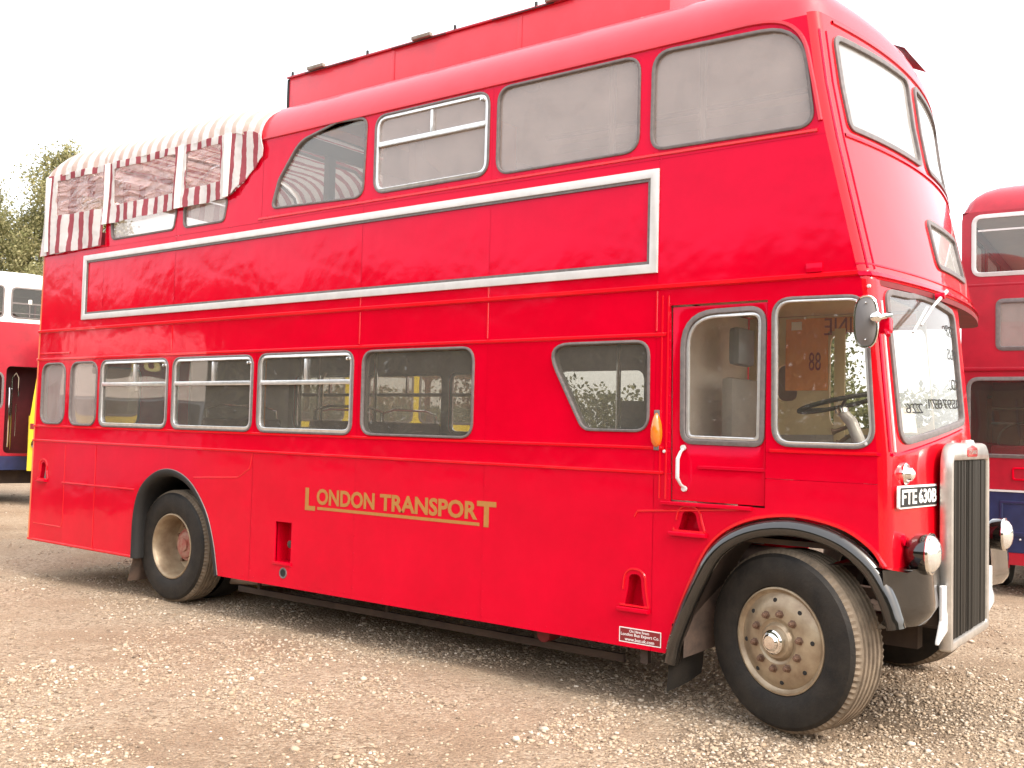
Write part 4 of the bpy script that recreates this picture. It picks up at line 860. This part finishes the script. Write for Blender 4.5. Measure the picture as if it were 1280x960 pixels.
arm = MB().tube([(8.585, -.17, 2.235), (8.62, -.14, 2.25), (8.625, -.05, 2.265), (8.58, .02, 2.265)], [.012, .014, .016, .018], 10).lathe([(0, -.225), (.022, -.215), (.030, -.195), (.022, -.172), (0, -.165)], (8.60, 0, 2.24), 'y', 14).build("mirror_arm", CHR, mo)
MB().box(8.565, 8.635, -.075, -.005, 2.17, 2.255, .018).tube([(8.60, -.05, 2.20), (8.635, -.10, 2.155)], .012, 8).build("mirror_clamp", RED, mo)
MB().tube([(8.70, .80, 2.49), (8.68, .60, 2.385), (8.675, .36, 2.25)], [.012, .008, .007], 8).tube([(8.665, .52, 2.37), (8.665, .24, 2.20)], .007, 6).build("windscreen_wiper", WHT, BUS)
MB().tube([(8.66, .72, 2.452), (8.71, .72, 2.455)], .02, 10).build("wiper_spindle", RED, BUS)
# ---- saloon: seats, poles, bulkheads
def seat(x, y, z, face=1, m=GRMOQ):
    b = MB().box(x, x+.42, y, y+.85, z+.36, z+.46, .03).build("seat", m, BUS)
    MB().box(x-.05*face+(0 if face > 0 else .42), x+.03*face+(.0 if face > 0 else .42), y, y+.85, z+.46, z+.92, .03).build("backrest", m, b)
    MB().tube([(x-.02, y+.02, z+.5), (x-.02, y+.04, z+1.0), (x-.02, y+.2, z+1.04), (x-.02, y+.65, z+1.04), (x-.02, y+.82, z+1.0), (x-.02, y+.83, z+.5)], .012, 8).build("grab_rail", CHR, b)
    MB().box(x+.05, x+.35, y+.1, y+.7, z, z+.36).build("seat_frame", CHAS, b)
for x in (2.6, 3.5, 5.2, 6.1): seat(x, 1.5, .74)
for x in (2.7, 4.1): seat(x, .12, .74)
for x in (5.1, 6.0, 6.9): seat(x, 1.45, 2.47)
for x, y in ((3.0, .95), (4.02, .9), (6.78, .35), (7.05, .42), (7.13, .5), (2.75, 1.4), (5.5, 1.45)): MB().tube([(x, y, .74), (x, y, 2.40)], .016, 8).build("grab_pole", CHR, BUS)
for x, y in ((6.6, .5), (7.32, .42), (7.0, .2)): MB().tube([(x, y, 2.47), (x, y, 4.28)], .024, 8).build("grab_pole", GREYI, BUS)
MB().box(5.05, 8.05, 1.9, 1.94, 4.215, 4.245).box(5.05, 8.05, 2.06, 2.07, 4.12, 4.20).build("ceiling_cove", GREYI, BUS)
for x in (5.6, 6.6, 7.5): MB().lathe([(.09, 4.33), (.08, 4.29), (.04, 4.27), (0, 4.265)], (x, .9, 0), 'z', 20).build("ceiling_lamp", WHT, BUS)
MB().tube([(4.0, .3, 1.45), (4.0, .3, 2.0), (4.0, .34, 2.05)], .014, 8).tube([(4.0, .3, 1.60), (4.05, .3, 1.54), (4.12, .3, 1.53)], .016, 8).build("curved_rail", CHR, BUS)
MB().box(6.3, 7.25, 1.2, 1.24, .74, 1.86).build("saloon_counter", GREYI, BUS)
MB().box(1.22, 1.26, 1.0, 2.3, .74, 2.38).build("platform_bulkhead", GREYI, BUS)
MB().box(3.2, 3.23, .3, .36, .74, 2.38).build("saloon_post", ORANGE, BUS)

# ================================================================== OTHER BUSES IN THE YARD
def dome(name, L0, L1, Y0, Y1, z0, H, r, material, parent, n=8.0):
    """rounded roof over a rectangle"""
    def prof(a, b, k): return sorted(set([a+(b-a)*0.5*(1-math.cos(math.pi*i/k)) for i in range(k+1)]))
    xs = [L0+r*f for f in (0, .01, .04, .1, .2, .35, .55, .8, 1.0)]; xs += [L1-(x-L0) for x in xs[::-1]]; ys = [Y0+r*f for f in (0, .01, .04, .1, .2, .35, .55, .8, 1.0)]; ys += [Y1-(y-Y0) for y in ys[::-1]]
    mb = MB()
    for x in xs:
        for y in ys:
            a = max(0, 1-min(x-L0, L1-x)/r); b = max(0, 1-min(y-Y0, Y1-y)/r); e = min(1, (a**n+b**n)**(1/n)); mb.v.append((x, y, z0+H*math.sqrt(max(0, 1-e**2.2))))
    m = len(ys); mb.f = [(i*m+j, (i+1)*m+j, (i+1)*m+j+1, i*m+j+1) for i in range(len(xs)-1) for j in range(m-1)]
    return mb.build(name, material, parent, sharp=60)
def pwin(name, poly, fn, parent, glass, frame=RUB, rub=.03):
    o = panel(name, inset(poly, -.012), [inset(poly, rub)], .03, fn, frame, parent, bevel=.004)
    panel("pane", inset(poly, rub*.5), [], .004, lambda u, v, w: fn(u, v, w), glass, o); return o
def simple_wheel(c, axis, parent):
    x, y, z = c
    if axis == 'y':
        wh = MB().lathe([(.29, y), (.36, y-.01), (.46, y), (.5, y+.04), (.5, y+.24), (.46, y+.28), (.29, y+.26)], (x, 0, z), 'y', 40).build("wheel", TYRE, parent)
        MB().lathe([(.295, y+.01), (.27, y+.02), (.2, y), (.1, y-.01), (0, y-.02)], (x, 0, z), 'y', 32).build("rim", MAROON, wh)
    return wh
# ---- red and blue double-decker at the right, its front towards the yard
RB_ = thing("double_decker_bus", "flat-fronted red and dark blue double-decker bus behind the nearer bus's radiator", "bus", (7.55, 6.30, 0), R(4))
FRN = lambda d: (lambda u, v, w: (u, d+w, v))
uw = rrect(.11, 2.33, 3.405, 4.06, .10); dw = rrect(.35, 2.09, 2.60, 3.135, .07); wsr = rrect(.065, 2.375, 1.46, 2.30, .12)
panel("front_panel", rpoly([(0, 2.40), (2.44, 2.40), (2.44, 4.105), (0, 4.105)], [0, 0, .11, .11]), [uw, dw], .03, FRN(.0), RED_OLD, RB_)
panel("front_panel", [(0, 1.115), (2.44, 1.115), (2.44, 2.396), (0, 2.396)], [wsr], .03, FRN(.012), RED_OLD, RB_)
panel("front_skirt", [(0, .46), (2.44, .46), (2.44, 1.09), (0, 1.09)], [], .03, FRN(.012), BLUE, RB_)
panel("front_valance", [(0, .33), (2.44, .33), (2.44, .456), (0, .456)], [], .03, FRN(.016), RED_OLD, RB_)
MB().box(0, 2.44, -.012, .004, 1.092, 1.113).build("white_band", WHT, RB_)
MB().box(0, 2.44, -.020, .0, 2.375, 2.415, .006).build("canopy_moulding", RED_OLD, RB_); MB().box(.03, 2.41, -.016, .0, 3.285, 3.32, .006).build("sill_moulding", RED_OLD, RB_)
o = pwin("upper_window", uw, FRN(-.006), RB_, GLASSC, WHT, .035); MB().box(1.19, 1.25, -.02, .02, 3.42, 4.04).build("window_pillar", WHT, o); MB().box(.16, 1.19, -.012, .0, 3.885, 3.905).build("sliding_bar", WHT, o)
pwin("destination_window", dw, FRN(-.006), RB_, GLASSU, RUB, .035); panel("destination_blind", rrect(.36, 2.08, 2.61, 3.125, .05), [], .01, FRN(.06), mat("torn_black_blind", (.015, .014, .014), .8, col2=(.16, .13, .12), vscale=5), RB_)
o = pwin("windscreen", wsr, FRN(.004), RB_, GLASSC, RUB, .03); MB().box(1.2, 1.24, -.01, .02, 1.48, 2.28).build("window_pillar", RUB, o)
for x0, x1, z0, z1 in ((.50, 1.05, 1.215, 1.355),): panel("recessed_plate", rrect(x0, x1, z0, z1, .03), [rrect(x0+.02, x1-.02, z0+.02, z1-.02, .02)], .01, FRN(-.006), RED, RB_, bevel=.003)
pl_ = panel("engine_flap", rrect(.385, 1.30, .645, 1.0, .02), [rrect(.415, 1.27, .675, .97, .01)], .012, FRN(-.006), BLUE, RB_, bevel=.003)
MB().box(.0, 2.44, -.014, 0, .63, .644, .003).build("blue_moulding", BLUE, RB_)
for x in (.50, .58, .66, .74): MB().lathe([(0, -.018), (.010, -.014), (.012, 0)], (x, 0, .60), 'y', 8).build("panel_bolt", WHT, RB_)
o = MB().tube([Vector((.55, .38, 1.64))+Vector((math.cos(a)*.23, math.sin(a)*.12, math.sin(a)*.19)) for a in [2*math.pi*k/28 for k in range(28)]], .012, 6, closed=True).build("steering_wheel", BLKM, RB_)
MB().tube([(.55, .38, 1.64), (.55, .30, 1.40), (.55, .15, 1.1)], .02, 8).build("steering_column", CHAS, RB_); MB().box(.28, .85, .10, .40, 1.30, 1.58, .03).build("dashboard", MAROON, RB_)
for z in (1.84, 2.02): MB().tube([(.1, 1.6, z), (2.3, 1.6, z)], .01, 6).build("cab_rail", WHT, RB_)
MB().box(.10, 2.34, 1.65, 1.7, .9, 2.34).build("cab_bulkhead", MAROON, RB_); MB().box(.03, 2.41, .04, 8.9, .78, .84).build("saloon_floor", CHAS, RB_); MB().box(.03, 2.41, .04, 8.9, 2.42, 2.46).build("upper_floor", CHAS, RB_); MB().box(.06, 2.38, .1, 8.9, 4.07, 4.085).build("ceiling", CREAM, RB_)
for x0, s_ in ((0, 1), (W, -1)):
    hs = []
    for i in range(6): hs += [rrect(.35+1.42*i, 1.62+1.42*i, 3.38, 3.98, .08)]
    for i in range(5): hs += [rrect(1.77+1.42*i, 3.04+1.42*i, 1.55, 2.2, .08)]
    panel("side_panel", [(0.03, .4), (9.0, .4), (9.0, 4.105), (.03, 4.105)], hs, .03, lambda u, v, w: (x0+s_*.015+w, u, v), RED_OLD, RB_)
    for h in hs: pwin("side_window", h, lambda u, v, w: (x0+w, u, v), RB_, GLASSD if h[0][1] < 2.5 else GLASSC)
panel("rear_panel", [(0, .4), (W, .4), (W, 4.105), (0, 4.105)], [], .03, FRN(9.0), RED_OLD, RB_)
dome("roof", -.0, W, .0, 9.0, 4.105, .36, .60, RED_OLD, RB_)
mb = MB(); 
for x, y in ((.12, .9), (2.05, .9), (.12, 6.5), (2.05, 6.5)):
    MB().lathe([(.28, x), (.46, x-.01), (.5, x+.04), (.5, x+.24), (.46, x+.28), (.28, x+.27)], (0, y, .5), 'x', 32).build("wheel", TYRE, RB_)
MB().box(.2, 2.2, .3, 8.8, .42, .70).build("chassis", CHAS, RB_)
# ---- white-topped red double-decker at the far left
LB_ = thing("double_decker_bus", "white-roofed red double-decker bus with dark open doorway at left edge", "bus", (-8.5, 4.35, 0), math.atan2(.95, .312))
SD = lambda d: (lambda u, v, w: (u, d+w, v))
lw = [rrect(-.37, .28, 3.47, 4.045, .10)]+[rrect(-.50-.98*(i+1)+.04, -.50-.98*i, 3.47, 4.06, .08) for i in range(7)]
panel("upper_side", [(-8.4, 3.39), (.42, 3.385), (.40, 4.12), (-8.4, 4.12)], lw, .03, SD(.0), WHITEP, LB_)
for i, h in enumerate(lw):
    o = pwin("upper_window", h, SD(-.004), LB_, GLASSD, RUB, .02)
    if i == 0: MB().box(-.06, -.045, -.012, .01, 3.50, 3.76).box(-.36, .27, -.010, .01, 3.735, 3.765).build("window_bar", RUB, o); MB().box(-.08, -.02, -.016, -.011, 3.75, 3.83).build("window_card", PAPER, o)
    MB().box(h[0][0] if False else min(p[0] for p in h)-.0, max(p[0] for p in h), -.012, .006, 3.555, 3.57).build("window_moulding", RUB, o)
dome("roof", -8.4, .42, .0, W, 4.12, .26, .5, WHITEP, LB_)
lh = [rrect(-.40, .30, .93, 2.56, .10)]+[rrect(-.44-1.1*(i+1)+.05, -.44-1.1*i, 1.73, 2.45, .16) for i in range(6)]
panel("lower_side", [(-8.4, .88), (.42, .88), (.42, 3.382), (-8.4, 3.382)], lh, .03, SD(.0), RED_OLD, LB_)
for h in lh[1:]: pwin("lower_window", h, SD(-.004), LB_, GLASSD, RUB, .03)
MB().box(-8.4, .42, -.014, .0, 2.585, 2.63, .005).build("side_moulding", RED_OLD, LB_)
panel("blue_skirt", [(-8.4, .62), (.42, .62), (.42, .876), (-8.4, .876)], [], .03, SD(.004), BLUE, LB_)
panel("door_recess", [(-.42, .85), (.32, .85), (.32, 2.58), (-.42, 2.58)], [], .02, SD(.55), MAROON, LB_); MB().box(-.42, .40, .0, .55, .86, .92).build("door_step", CHAS, LB_)
MB().tube([(-.33, -.0, 1.05), (-.33, -.03, 1.15), (-.33, -.03, 2.05), (-.33, 0, 2.15)], .018, 8).build("grab_handle", CHR, LB_); MB().tube([(-.26, .2, 1.0), (-.26, .2, 2.35), (-.20, .2, 2.45), (-.15, .2, 2.35), (-.15, .2, 2.0)], .016, 8).build("grab_pole", CHR, LB_)
MB().tube([(-.20, .05, 1.25), (-.20, .05, 1.85)], .012, 6).build("grab_rail", CHR, LB_)
panel("end_wall", [(0, .6), (W, .6), (W, 4.12), (0, 4.12)], [], .03, lambda u, v, w: (-8.4+w, u, v), RED_OLD, LB_); panel("front_wall", [(0, .6), (W, .6), (W, 4.12), (0, 4.12)], [rrect(.2, 2.2, 3.47, 4.0, .1), rrect(.2, 2.2, 1.5, 2.4, .1)], .03, lambda u, v, w: (.405+w, u, v), RED_OLD, LB_)
panel("far_side", [(-8.4, .6), (.42, .6), (.42, 4.12), (-8.4, 4.12)], lw, .03, SD(W), RED_OLD, LB_)
MB().box(-8.3, .38, .05, W-.05, 2.55, 2.6).build("upper_floor", CHAS, LB_); MB().box(-8.3, .38, .56, W-.05, .8, .86).build("lower_floor", CHAS, LB_); MB().box(-8.2, .3, .3, W-.3, .35, .6).build("chassis", CHAS, LB_)
for x in (-1.7, -6.4): simple_wheel((x, .05, .5), 'y', LB_)
# ---- yellow coach behind the rear of the red bus
YB_ = thing("coach", "yellow coach just showing its front corner behind the red bus's rear end", "coach", (-7.82, 4.03, 0), math.atan2(.6, .8))
yh = [rrect(.85+1.25*i, 1.98+1.25*i, 1.68, 2.62, .14) for i in range(6)]
panel("side_panel", [(.0, .64), (8.8, .64), (8.8, 3.02), (.19, 3.02), (.02, 1.64)], yh+[rpoly([(.10, 1.68), (.72, 1.68), (.72, 2.62), (.20, 2.62)], .08)], .03, SD(0), YEL, YB_)
for h in yh: pwin("side_window", h, SD(-.004), YB_, GLASS, RUB, .03)
pwin("quarter_window", rpoly([(.10, 1.68), (.72, 1.68), (.72, 2.62), (.20, 2.62)], .08), SD(-.004), YB_, GLASSD, RUB, .025)
panel("far_side", [(.0, .64), (8.8, .64), (8.8, 3.02), (.19, 3.02), (.02, 1.64)], yh, .03, SD(W), YEL, YB_)
panel("front_panel", [(.02, .64), (W-.02, .64), (W-.02, 1.64), (.02, 1.64)], [], .03, lambda u, v, w: (-.005+w, u, v), YEL, YB_)
panel("windscreen", [(.06, 1.66), (W-.06, 1.66), (W-.06, 2.95), (.06, 2.95)], [], .01, lambda u, v, w: (.02+(v-1.64)*.12+w, u, v), GLASSD, YB_)
dome("roof", .17, 8.8, 0, W, 3.02, .24, .4, YEL, YB_)
panel("rear_panel", [(0, .64), (W, .64), (W, 3.02), (0, 3.02)], [rrect(.3, 2.1, 1.7, 2.6, .1)], .03, lambda u, v, w: (8.8+w, u, v), YEL, YB_)
o = MB().lathe([(.11, -.02), (.10, -.04), (.085, -.03), (0, -.02)], (.17, 0, 1.13), 'y', 20).build("headlight", BLK, YB_); MB().box(.03, .10, -.022, -.01, 1.40, 1.50).build("side_lamp", DKRED, YB_)
MB().box(.1, 8.7, .05, W-.05, .70, .76).build("floor", CHAS, YB_)
for x in (1.6, 6.6): simple_wheel((x, -.02, .5), 'y', YB_)
MB().box(.3, 8.5, .4, W-.4, .3, .62).build("chassis", CHAS, YB_)
for i in range(5): 
    b = MB().box(2.0+1.2*i, 2.45+1.2*i, .15, 1.0, 1.0, 1.15, .03).build("seat", MAROON, YB_); MB().box(2.42+1.2*i, 2.52+1.2*i, .15, 1.0, 1.1, 1.85, .04).build("backrest", MAROON, b)
# ---- blue-grey bus standing in the yard behind the viewer's left, mirrored in the red bus's windows
ang = math.atan2(.42, .9)
GB_ = thing("parked_bus", "blue-grey bus with cream destination surround mirrored in the saloon windows", "bus", (-6.2, -5.1, 0), ang)
GBF = lambda d: (lambda u, v, w: (d+w, u, v))
panel("front_panel", [(-1.22, .4), (1.22, .4), (1.22, 2.05), (-1.22, 2.05)], [], .04, GBF(0), SLATE, GB_)
panel("windscreen", rrect(-1.15, 1.15, 1.35, 2.0, .1), [], .01, GBF(.03), GLASSD, GB_)
panel("front_panel", [(-1.22, 2.054), (1.22, 2.054), (1.22, 3.0), (-1.22, 3.0)], [rrect(-.9, .75, 2.38, 2.78, .06)], .06, GBF(.01), CREAM, GB_)
o = panel("destination_blind", rrect(-.92, .77, 2.36, 2.80, .02), [], .01, GBF(.0), BLKM, GB_); text("blind_number", "701", lambda u, v, w: (.006+w, u, v), -.75, .1, 2.46, 2.70, mat("pale_yellow_print", (.7, .62, .25), .6), o, th=.001, bold=.02)
for yy in (-1.22, 1.22): panel("side_panel", [(-9, .4), (-.02, .4), (-.02, 3.0), (-9, 3.0)], [rrect(-1.9-1.4*i, -.65-1.4*i, 1.5, 2.3, .1) for i in range(5)], .03, SD(yy), SLATE, GB_)
dome("roof", -9, .02, -1.22, 1.22, 3.0, .22, .4, CREAM, GB_); panel("rear_panel", [(-1.22, .4), (1.22, .4), (1.22, 3.0), (-1.22, 3.0)], [], .03, GBF(-9), SLATE, GB_)
for x in (-1.5, -6.5):
    simple_wheel((x, -1.2, .5), 'y', GB_)

# ================================================================== TREES
def leafmat(name, c0, c1, c2):
    def f(t, N, L, o):
        g = N.new("ShaderNodeNewGeometry"); r = N.new("ShaderNodeValToRGB"); e = r.color_ramp.elements; e.new(.5)
        for q, (p, c) in zip(e, [(0, c0), (.55, c1), (1, c2)]): q.position = p; q.color = (*c, 1)
        L.new(g.outputs["Random Per Island"], r.inputs[0])
        d = N.new("ShaderNodeBsdfDiffuse"); tl = N.new("ShaderNodeBsdfTranslucent"); L.new(r.outputs[0], d.inputs[0]); L.new(r.outputs[0], tl.inputs[0])
        m = N.new("ShaderNodeMixShader"); m.inputs[0].default_value = .4; L.new(d.outputs[0], m.inputs[1]); L.new(tl.outputs[0], m.inputs[2]); L.new(m.outputs[0], o.inputs[0])
    return mixmat(name, f)
LEAF = leafmat("birch_leaves", (.15, .155, .065), (.32, .305, .15), (.50, .45, .25)); LEAFD = leafmat("distant_leaves", (.07, .08, .035), (.14, .15, .065), (.22, .21, .10))
def leaf_mesh(name, P, size, droop=0.5):
    n = len(P); a = rng.normal(size=(n, 3)); a[:, 2] -= droop; a /= np.linalg.norm(a, axis=1)[:, None]; b = np.cross(a, rng.normal(size=(n, 3))); b /= np.linalg.norm(b, axis=1)[:, None]
    s = (size*(.6+.8*rng.random(n)))[:, None]
    V = np.stack([P-a*s*.6, P+b*s*.34-a*s*.05, P+a*s*.6, P-b*s*.34-a*s*.05], 1).reshape(-1, 3)
    return np_mesh(name, V, np.arange(n*4).reshape(n, 4))
def tree(label, loc, h, width, nleaf, leaf, group=None, lean=0.0, col=None, bottom=.16):
    t = thing("tree", label, "tree", loc, 0, group)
    ax_ = lambda z: Vector((lean*z/h*1.2+.12*math.sin(z*.7+loc[0]), .10*math.cos(z*.9+loc[1]), z))
    tr = MB(); k = 14; tr.tube([ax_(h*.94*i/k) for i in range(k+1)], [.20*(1-i/k)**.8*h/10+.015 for i in range(k+1)], 9)
    tips = []
    for i in range(34):
        z = h*(bottom+(.92-bottom)*((i+.5)/34)); f = (z/h-bottom)/(1-bottom); prof = (math.sin(math.pi*min(1, .22+.80*f)))**.8
        ln = width*prof*(.6+.6*random.random()); a = i*2.4+random.random(); b = ax_(z); d = Vector((math.cos(a), math.sin(a), .75)).normalized()
        pts = [b+d*ln*q+Vector((0, 0, -.35*ln*q*q)) for q in (0, .35, .7, 1)]; tr.tube(pts, [.045*(1-f)+.02, .03*(1-f)+.014, .014, .006], 5)
        for q in (.45, .7, .9, 1.05): 
            for _ in range(2): tips.append((b+d*ln*q+Vector((random.gauss(0, .22), random.gauss(0, .22), -.35*ln*q*q-random.random()*.5)), .16+.30*random.random()))
    tips += [(ax_(h*(.9+.1*random.random())), .2) for _ in range(5)]
    tr.build("trunk", BARK, t, sharp=60)
    c = np.array([tuple(p) for p, _ in tips]); r = np.array([q for _, q in tips]); wgt = r/r.sum(); ii = rng.choice(len(c), nleaf, p=wgt)
    P = c[ii]+rng.normal(size=(nleaf, 3))*r[ii, None]*np.array([1, 1, 1.15])*width/2.2*.72
    P[:, 2] = np.maximum(P[:, 2], .5)
    finish("crown", leaf_mesh("crown", P, leaf), col or LEAF, t, sharp=None); return t
tree("tallest thin-crowned birch behind the striped awning's rear end", (-23.0, 13.0, 0), 11.5, 2.3, 46000, .085)
tree("lower rounded birch above the white-roofed bus at the left edge", (-25.6, 11.7, 0), 9.6, 2.7, 40000, .09)
tree("small slender birch between the two larger ones at the left", (-24.4, 12.7, 0), 9.6, 1.9, 20000, .085)
tree("broad leafy tree farther back beyond the yellow coach", (-14, 27, 0), 9.5, 3.4, 20000, .15, col=LEAFD)
tree("dark leafy tree beyond the middle of the red bus", (-4.5, 30, 0), 8.5, 3.4, 20000, .15, col=LEAFD)
def tree_line(label, pts, h0, h1, n, leaf):
    P = []
    for (x0, y0), (x1, y1) in zip(pts, pts[1:]):
        k = int(n*math.hypot(x1-x0, y1-y0)/sum(math.hypot(b[0]-a[0], b[1]-a[1]) for a, b in zip(pts, pts[1:])))
        t = rng.random(k); L_ = math.hypot(x1-x0, y1-y0); x = x0+(x1-x0)*t; y = y0+(y1-y0)*t
        hh = h0+(h1-h0)*vnoise(t*L_/3.1+x0, t*0+y0, 21); u = rng.random(k)
        P.append(np.stack([x+rng.normal(size=k)*1.3, y+rng.normal(size=k)*1.3, hh*u**.8], -1))
    P = np.concatenate(P); o = finish("tree_line", leaf_mesh("tree_line", P, leaf), LEAFD, None, recenter=False, sharp=None); o["kind"] = "stuff"; o["label"] = label; return o
tree_line("far hedge of mixed trees behind the parked buses", [(-70, 38), (-20, 44), (30, 52), (70, 40)], 2.2, 4.4, 80000, .26)
tree_line("line of trees along the yard's near boundary", [(-60, -22), (-20, -33), (20, -36), (60, -30)], 7.0, 10.0, 230000, .30)
